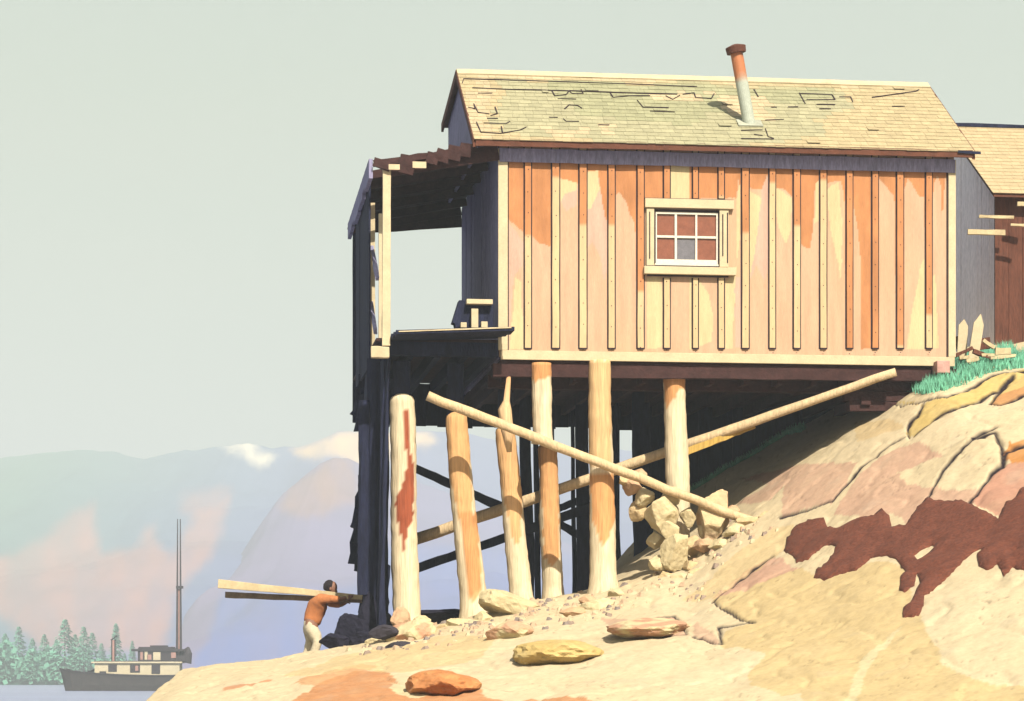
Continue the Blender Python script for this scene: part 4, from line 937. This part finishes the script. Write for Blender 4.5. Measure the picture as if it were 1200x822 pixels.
boulder(655, 766, 90, 32, (228,196,124), 'broad ochre boulder lying alone below the pilings', rgb2=(232,202,134), soft=True, dep=.75)
boulder(518, 801, 74, 30, (222,148,90), 'low orange boulder at the bottom edge of the photo', rgb2=(230,160,100), soft=True, dep=.7)
boulder(702, 714, 46, 22, CRc, 'small round cream boulder at the foot of the tall straight piling', D=39.8)
boulder(672, 716, 28, 16, (230,188,144), 'small peach stone left of the round cream boulder')
boulder(836, 608, 44, 56, (242,216,166), 'upright rounded cream boulder right of the rubble heap', D=41.3, rgb2=(240,206,160))
boulder(762, 735, 84, 22, (224,174,138), 'flat pinkish slab in the middle of the pale rock', rgb2=CRc, dep=.9, soft=True)
boulder(792, 646, 34, 42, CRc, 'upright pale craggy rock standing against the farthest right piling', D=40.9)
boulder(776, 606, 40, 40, CRc, 'craggy pale rock under the lower end of the long brace', D=41.1)
SEEN = {}; GS = 'rubble round the piling feet'; LS = 'small pale stone in the rubble round the piling feet'
for (x, y, w_, h_, D) in ((742,572,26,18,41.3),(757,584,24,20,41.2),(768,634,22,18,41.3),(800,684,34,20,40.6),(778,690,28,16,40.6),(760,700,30,14,40.3),(740,704,28,14,40.2),(812,640,24,24,41.2),(826,640,26,20,41.0),(844,640,28,18,40.8),(862,622,28,18,40.9),(880,612,30,16,41.0),(856,600,20,14,41.3),
    (470,724,26,22,40.9),(494,732,22,18,40.7),(462,746,24,18,40.3),(440,752,22,12,40.4),(522,740,20,14,40.4),(566,728,24,20,40.4),(572,752,20,16,39.8),(612,752,26,20,39.3),(636,724,30,16,40.3),(655,716,24,14,40.3),(584,764,22,14,39.2),(732,562,18,12,41.3),(750,556,20,12,41.4),(748,600,20,22,41.3),(786,582,26,20,41.2),(784,622,22,22,41.0),(806,606,22,20,41.2),(810,664,26,18,40.8),(770,662,24,20,41.0),(780,676,20,14,40.9),(826,622,18,16,41.3),(866,638,20,12,40.7),(832,694,22,10,40.0),(724,698,24,12,40.4),(690,706,24,14,40.3),(512,750,18,10,40.0),(640,742,16,12,39.6),(820,672,24,12,40.4),(846,655,22,12,40.4),(900,606,22,12,41.0),(725,722,16,9,39.2)):
    pn, pxx = min((('left corner piling', 475), ('orange tinted leaning piling', 557), ('third piling from the left', 611), ('orange banded piling', 649), ('tall straight piling', 707), ('farthest right piling', 795), ('lower end of the long brace', 855)), key=lambda q: abs(q[1]-x))
    cn = random.choice([0, 1, 2]); key = (pn, x < pxx, y > 700 if pxx > 700 else y > 740); SEEN[key] = SEEN.get(key, 0)+1
    lab = '%s%s stone %s %s the %s' % (('', 'next ', 'third ', 'fourth ', 'fifth ', 'sixth ', 'seventh ', 'eighth ', 'ninth ', 'tenth ', 'eleventh ', 'twelfth ')[min(11, SEEN[key]-1)], ('small cream', 'small tan', 'small peach')[cn], 'low' if key[2] else 'higher', 'left of' if key[1] else 'right of', pn)
    boulder(x, y, w_, h_, [CRc, (238,208,156), (232,190,148)][cn], lab, D=D, name='stone', grp=GS, sub=3)
for (x, y, w_, h_, D, lb_) in ((395,752,40,22,41.3,'low added rock coloured as shade just right of the person, leftmost of the dark heap'), (415,740,44,40,41.6,'craggy added rock coloured as shade in the middle of the dark heap under the plank wall'), (438,726,40,56,41.6,'tallest added rock coloured as shade against the foot of the plank wall'), (432,752,50,22,40.9,'flat added rock coloured as shade at the front of the dark heap'), (522,722,56,20,42.6,'long added rock coloured as shade behind and between the two left pilings')):
    boulder(x, y, w_, h_, (62,60,78), lb_, D=D, grp='added rocks coloured as shade under the plank wall', k=.45)  # dark rocks added in place of the plank wall's shadow on the ground
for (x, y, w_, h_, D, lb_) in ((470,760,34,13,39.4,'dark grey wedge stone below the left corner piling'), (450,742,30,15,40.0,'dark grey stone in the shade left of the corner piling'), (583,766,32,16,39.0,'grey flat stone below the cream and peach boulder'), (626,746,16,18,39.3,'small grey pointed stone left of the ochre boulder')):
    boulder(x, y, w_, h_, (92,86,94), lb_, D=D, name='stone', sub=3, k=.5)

gv = MB()
for _ in range(520):
    px, py = random.choice([(475,748),(557,735),(611,712),(655,716),(707,702),(795,690),(600,745),(640,745),(820,650),(860,625),(440,756)]); px += random.gauss(0, 22); py += random.gauss(0, 8)
    x, y = ground_xy(px, py); 
    if not 38 < y < 43: continue
    z = gh(x, y); r_ = random.uniform(.02, .075); a0 = random.uniform(0, 6.28)
    top_ = [(x+math.cos(a0+k*1.257)*r_*.6, y+math.sin(a0+k*1.257)*r_*.6, z+r_*random.uniform(.35, .8)) for k in range(5)]
    bot_ = [(x+math.cos(a0+k*1.257)*r_*random.uniform(.9, 1.3), y+math.sin(a0+k*1.257)*r_*1.1, z-.03) for k in range(5)]
    gv.add(top_+bot_, [(0, 1, 2, 3, 4)]+[(k, (k+1) % 5, (k+1) % 5+5, k+5) for k in range(5)], random.choice([lin(243,221,178,.72)]*4+[lin(232,196,160,.7)]*3+[lin(176,154,136,.8)]*2+[lin(150,136,126,.9)]))
tag(gv.build('gravel', M['stone'], attr=True), 'broken pale and dark rock chips scattered round the feet of the pilings', 'gravel', kind='stuff')

# ---------------------------------------------------------------- person carrying timbers
PD = 43.1; PX = at(367, 790, PD); pg = gh(PX.x, PD)
prs = empty('person', (PX.x, PD, pg), label='person in orange shirt and cream trousers bending under long timbers on one shoulder', cat='person')
def PP(px, py, dy=0): q = at(px, py, PD); return Vector((q.x-PX.x, dy, q.z-pg))
def skinned(name, joints, links, m, root=0, parent=prs, sub=2):
    me = bpy.data.meshes.new(name); me.from_pydata([j[0] for j in joints], links, [])
    o = bpy.data.objects.new(name, me); col.objects.link(o); o.parent = parent
    s = o.modifiers.new('skin', 'SKIN'); s.use_smooth_shade = True
    d = me.skin_vertices[0].data
    for i, j in enumerate(joints): r = j[1]; d[i].radius = (r, r) if not isinstance(r, tuple) else r; d[i].use_root = (i == root)
    ss_ = o.modifiers.new('sub', 'SUBSURF'); ss_.levels = sub; ss_.render_levels = sub
    if name in ('shirt', 'trousers'):
        tx = bpy.data.textures.new(name+'_folds', 'CLOUDS'); tx.noise_scale = .11
        dm = o.modifiers.new('folds', 'DISPLACE'); dm.texture = tx; dm.strength = .045; dm.mid_level = .5
    me.materials.append(m); return o
hip = PP(363, 734); 
J = [(hip, .145), (PP(367, 724), .14), (PP(371, 712), .155), (PP(377, 703), .15), (PP(383, 699), .07), (PP(387, 694), .06),           # 0-5 spine, neck
     (PP(378, 702, -.19), .075), (PP(391, 703, -.24), .055), (PP(400, 703, -.20), .042), (PP(407, 701, -.16), .034),       # near arm 6-9
     (PP(379, 703, .18), .075), (PP(390, 707, .22), .055), (PP(399, 709, .18), .042), (PP(407, 704, .12), .034),             # far arm 10-13
     (hip+Vector((.02, -.10, -.05)), .105), (PP(374, 752, -.12), .078), (PP(366, 772, -.12), .055), (Vector((PP(362, 780).x, -.12, .07)), .042), (Vector((PP(370, 780).x, -.12, .04)), .035),
     (hip+Vector((0, .10, -.05)), .105), (PP(364, 756, .12), .078), (PP(355, 774, .12), .055), (Vector((PP(349, 780).x, .12, .08)), .042), (Vector((PP(356, 780).x, .12, .04)), .035)]
Lk = [(0,1),(1,2),(2,3),(3,4),(4,5),(3,6),(6,7),(7,8),(8,9),(3,10),(10,11),(11,12),(12,13),(0,14),(14,15),(15,16),(16,17),(17,18),(0,19),(19,20),(20,21),(21,22),(22,23)]
body = skinned('body', J, Lk, M['skin'])
skinned('shirt', [(J[i][0], (J[i][1] if isinstance(J[i][1], tuple) is False else .1)*1.10+.008) for i in (1, 2, 3, 6, 7, 8, 10, 11, 12)]+[(PP(364, 733), .17)], [(9,0),(0,1),(1,2),(2,3),(3,4),(4,5),(2,6),(6,7),(7,8)], M['shirt'], root=9)
skinned('trousers', [(PP(366, 726), .150), (J[0][0], .158), (J[14][0], .125), (J[15][0], .095), (J[16][0], .07), (J[17][0]+Vector((0, 0, .06)), .062), (J[19][0], .125), (J[20][0], .095), (J[21][0], .07), (J[22][0]+Vector((0, 0, .06)), .062)],
        [(0,1),(1,2),(2,3),(3,4),(4,5),(1,6),(6,7),(7,8),(8,9)], M['trouser'], root=1)
for a, b in ((17, 18), (22, 23)): skinned('boot', [(J[a][0]+Vector((-.02, 0, .05)), .055), (J[a][0]+Vector((-.01, 0, -.02)), .058), (J[b][0]+Vector((.02, 0, -.01)), .045), (J[b][0]+Vector((.09, 0, -.015)), .034)], [(0,1),(1,2),(2,3)], M['boot'])
# head with face, looking along the timbers
import bmesh
hc = PP(388, 690); 
def blob(name, c, r, m, parent, rot=(0, 0, 0), sub=3, fn=None):
    bm = bmesh.new(); bmesh.ops.create_icosphere(bm, subdivisions=sub, radius=1)
    for v in bm.verts:
        p = v.co.copy(); p = fn(p) if fn else p; p = Vector((p.x*r[0], p.y*r[1], p.z*r[2])); v.co = (Matrix.Rotation(rot[1], 3, 'Y') @ p)+c
    me = bpy.data.meshes.new(name); bm.to_mesh(me); bm.free(); me.polygons.foreach_set('use_smooth', [True]*len(me.polygons)); me.materials.append(m)
    o = bpy.data.objects.new(name, me); col.objects.link(o); o.parent = parent; return o
def headf(p):
    p = p.copy()
    if p.z < 0: p.x = p.x*(1+.12*p.z)+.10*(-p.z); p.y *= 1+.25*p.z
    if p.x > .85 and abs(p.z+.12) < .22 and abs(p.y) < .2: p.x += .20
    if p.x > .6 and abs(p.z-.12) < .12 and .15 < abs(p.y) < .6: p.x -= .08
    return p
head = blob('head', hc, (.098, .078, .125), M['skin'], prs, rot=(0, R(22), 0), sub=4, fn=headf)
blob('hair', hc+Vector((-.030, 0, .034)), (.100, .090, .112), M['hair'], head, rot=(0, R(10), 0), sub=4, fn=lambda p: Vector((p.x*(1 if p.x < .2 else .85)*(1+.08*noise.noise(p*4)), p.y*(1+.08*noise.noise(p*5)), p.z if p.z > -.6 else -.6+(p.z+.6)*.4)))
for sy in (-1, 1):
    blob('ear', hc+Vector((-.005, sy*.082, -.005)), (.018, .01, .03), M['skin'], head)
    blob('eye', hc+Vector((.086, sy*.032, -.015)), (.010, .012, .010), M['boot'], head)
blob('mouth', hc+Vector((.075, 0, -.088)), (.012, .024, .006), M['boot'], head)
def hand(c, up, nm='hand'):
    js = [(c, .032), (c+Vector((.045, 0, .005)), .034), (c+Vector((.075, 0, .005)), .03)]; lk = [(0, 1), (1, 2)]
    for k, (dx, ln) in enumerate(((.0, .07), (.022, .078), (.044, .075), (.066, .06))):
        b = len(js); p = c+Vector((.03+dx*.9, .0, .012)); 
        js += [(p, .0115), (p+Vector((.004, .035*up, .03)), .0105), (p+Vector((.004, .075*up, .022)), .0095), (p+Vector((.004, .09*up, -.004)), .008)]
        lk += [(1 if k < 2 else 2, b), (b, b+1), (b+1, b+2), (b+2, b+3)]
    b = len(js); js += [(c+Vector((.015, .01*up, -.03)), .013), (c+Vector((.03, .04*up, -.045)), .011), (c+Vector((.045, .07*up, -.045)), .009)]; lk += [(0, b), (b, b+1), (b+1, b+2)]
    return skinned(nm, js, lk, M['skin'], sub=1)
hand(J[9][0], 1); hand(J[13][0], -1)
# timbers: they rest on the shoulder and run on behind the plank wall
tb = MB(); A = at(256, 684.5, PD-.06); B = at(445, 701.5, PD-.02)
A1 = PP(256, 684.5, -.02)+prs.location; B1 = PP(425, 700.5, -.02)+prs.location
tag(MB().bar(A1, B1, .13, .145, n=14, jit=.004, w1=.09, h1=.075).build('timber', M['plank'], loc=A1, world=True, bevel=.006), 'upper pale sawn timber carried on the person\'s shoulder', 'timber', 'timbers carried on the shoulder')
A2 = PP(263, 697, .16)+prs.location; B2_ = PP(424, 704, .12)+prs.location
tag(MB().bar(A2, B2_, .10, .10, n=14, jit=.004, w1=.08, h1=.08).build('timber', material('grey_brown_timber', lin(150, 128, 104, .8), var=.4, scale=5, bump=.5), loc=A2, world=True, bevel=.006), 'lower darker timber carried alongside the pale one', 'timber', 'timbers carried on the shoulder')

# ---------------------------------------------------------------- tugboat
BD = 284.0; bs_ = BD/F; bo = at(70, 810, BD)
boat = empty('tugboat', (bo.x, BD, WZ), label='old grey hulled tugboat with cream deckhouse and tall twin masts, moored beyond the rock', cat='boat')
def bx(px): return (px-70)*bs_
def bz(py): return (811.5-py)*bs_
st = [(0,0.02,785.5),(4,.28,786.5),(12,.62,788),(28,1.05,790),(50,1.45,791.5),(80,1.65,793),(115,1.7,793.8),(140,1.65,793.5),(165,1.5,792),(185,1.15,790),(196,.5,789)]
hm = MB(); vs = []; n = len(st)
for i, (dx, hw, ys_) in enumerate(st):
    x = dx*bs_; t = i/(n-1); zt = bz(ys_); xb = x+(9*bs_)*(1-min(1, dx/30))-(6*bs_)*max(0, (dx-170)/26)
    zz_ = [-.6, -.1, zt*.35, zt*.7, zt]; ww = [.35, .8, .93, 1.0, 1.08]
    row = [(xb+(x-xb)*(q/4), s*hw*2*.55*ww[q]+(0), zz_[q]) for s, qs in ((-1, range(4, -1, -1)), (1, range(5))) for q in qs]
    vs += row
fs = []
for i in range(n-1):
    for q in range(9): fs.append((i*10+q, i*10+q+1, i*10+11+q, i*10+10+q))
for i in range(n-1): fs.append((i*10, i*10+10, i*10+19, i*10+9))
fs += [tuple(range(10)), tuple((n-1)*10+q for q in range(10))]
hm.add(vs, fs); hull = hm.build('hull', M['hull'], boat, smooth=False)
rl = MB()
for i in range(n-1):
    for s in (-1, 1):
        a, b = st[i], st[i+1]; rl.bar((a[0]*bs_, s*a[1]*1.19, bz(a[2])+.03), (b[0]*bs_, s*b[1]*1.19, bz(b[2])+.03), .12, .12)
rl.build('gunwale', M['bdark'], hull)
dh = MB(); z0, z1 = .2+bz(794), bz(779); dh.box((bx(113), -1.25, bz(796)), (bx(212), 1.25, z1)); dho = dh.build('deckhouse', M['bwhite'], boat)
MB().box((bx(109.5), -1.5, z1+.005), (bx(215), 1.5, z1+.16)).build('deckhouse_roof', M['bwhite'], dho)
MB().box((bx(113), -1.47, z1+.165), (bx(210), 1.45, z1+.23)).build('roof_rim', M['bdark'], dho)
for a, b, yt, yb in ((129, 139, 780.5, 789), (154.5, 166, 780.5, 790), (179.5, 189.5, 780.5, 791.5)):
    MB().box((bx(a), -1.29, bz(yb)), (bx(b), -1.24, bz(yt))).build('window', M['bdark'], dho)
MB().box((bx(160.5), -1.33, bz(788)), (bx(164), -1.292, bz(782))).build('post', M['bpink'], dho)
MB().box((bx(119), -1.35, bz(793.5)), (bx(126.5), -1.24, bz(788.5))).build('hatch', M['bdark'], dho)
ph = MB().box((bx(163), -1.0, z1+.235), (bx(206), 1.0, bz(761.5))); pho = ph.build('wheelhouse', M['bdark'], boat)
r_ = MB().box((bx(155.5), -1.15, bz(765)), (bx(218), 1.15, bz(762.5))).box((bx(164), -1.1, bz(762.4)), (bx(204), 1.1, bz(760))).box((bx(177), -.8, bz(759.9)), (bx(196), .8, bz(758.2))); r_.build('wheelhouse_roof', M['bdark'], pho)
for a, b, yt, yb, mt in ((166, 169, 764, 775, 'bpink'), (171, 174.5, 763.5, 775, 'bwhite'), (174, 179, 769, 775, 'bpink'), (181, 189.5, 766, 775.5, 'bwhite'), (202, 207.5, 766.5, 773, 'bpink')):
    MB().box((bx(a), -1.04, bz(yb)), (bx(b), -.99 if a < 200 else -.98, bz(yt))).build('window', M[mt], pho)
MB().box((bx(206.2), -.9, z1+.24), (bx(220), .9, bz(770))).tube([(bx(216), 0, bz(778)), (bx(219), 0, bz(766)), (bx(221), 0, bz(760))], [.8, .6, .1], 10).build('aft_housing', M['bdark'], boat)
fn = MB().tube([(bx(133), 0, z1+.15), (bx(133), 0, bz(752))], .20, 12); fo_ = fn.build('funnel', M['bpink'], boat)
MB().bar((bx(130), 0, bz(752)), (bx(137), 0, bz(747)), .3, .12).tube([(bx(131.3), -.12, z1+.2), (bx(131.3), -.12, bz(751))], .08, 6).tube([(bx(134.9), -.12, z1+.2), (bx(134.9), -.12, bz(751))], .08, 6).build('funnel_rig', M['bdark'], fo_)
for k, x in enumerate((207.8, 211.6)):
    MB().tube([(bx(x+.6*(k*2-1)*.6), 0, z1+.2), (bx(x), 0, bz(690)), (bx(x-.3*(k*2-1)), 0, bz(610))], [.14, .10, .05], 8).build('mast', M['bdark'], boat)
MB().tube([(bx(209.7), .1, z1+.2), (bx(209.7), .1, bz(692))], .12, 8).build('boom', M['bpink'], boat)
MB().box((bx(206.5), -.25, bz(691.5)), (bx(214.5), .25, bz(688.5))).build('crosstree', M['bdark'], boat)
MB().box((bx(78), -.3, bz(788)), (bx(82), .3, bz(785.5))).bar((bx(100), 0, bz(792)), (bx(111), 0, bz(787)), .5, .25).box((bx(103), -.3, bz(792)), (bx(109), .3, bz(787.5))).build('deck_winch', M['bdark'], boat)

# ---------------------------------------------------------------- haze
hz = MB().box((-3500, -60, -8), (3500, 2600, 225)); hm_ = bpy.data.materials.new('haze'); hm_.use_nodes = True
hn = hm_.node_tree.nodes; hn.remove(hn['Principled BSDF']); pv = hn.new('ShaderNodeVolumePrincipled')
pv.inputs['Color'].default_value = (.80, .88, .92, 1); pv.inputs['Density'].default_value = .00085; pv.inputs['Anisotropy'].default_value = 0
hm_.node_tree.links.new(pv.outputs[0], hn['Material Output'].inputs['Volume'])
tag(hz.build('haze', hm_), 'pale sea haze filling the air between the cabin and the mountains', 'haze', kind='stuff')
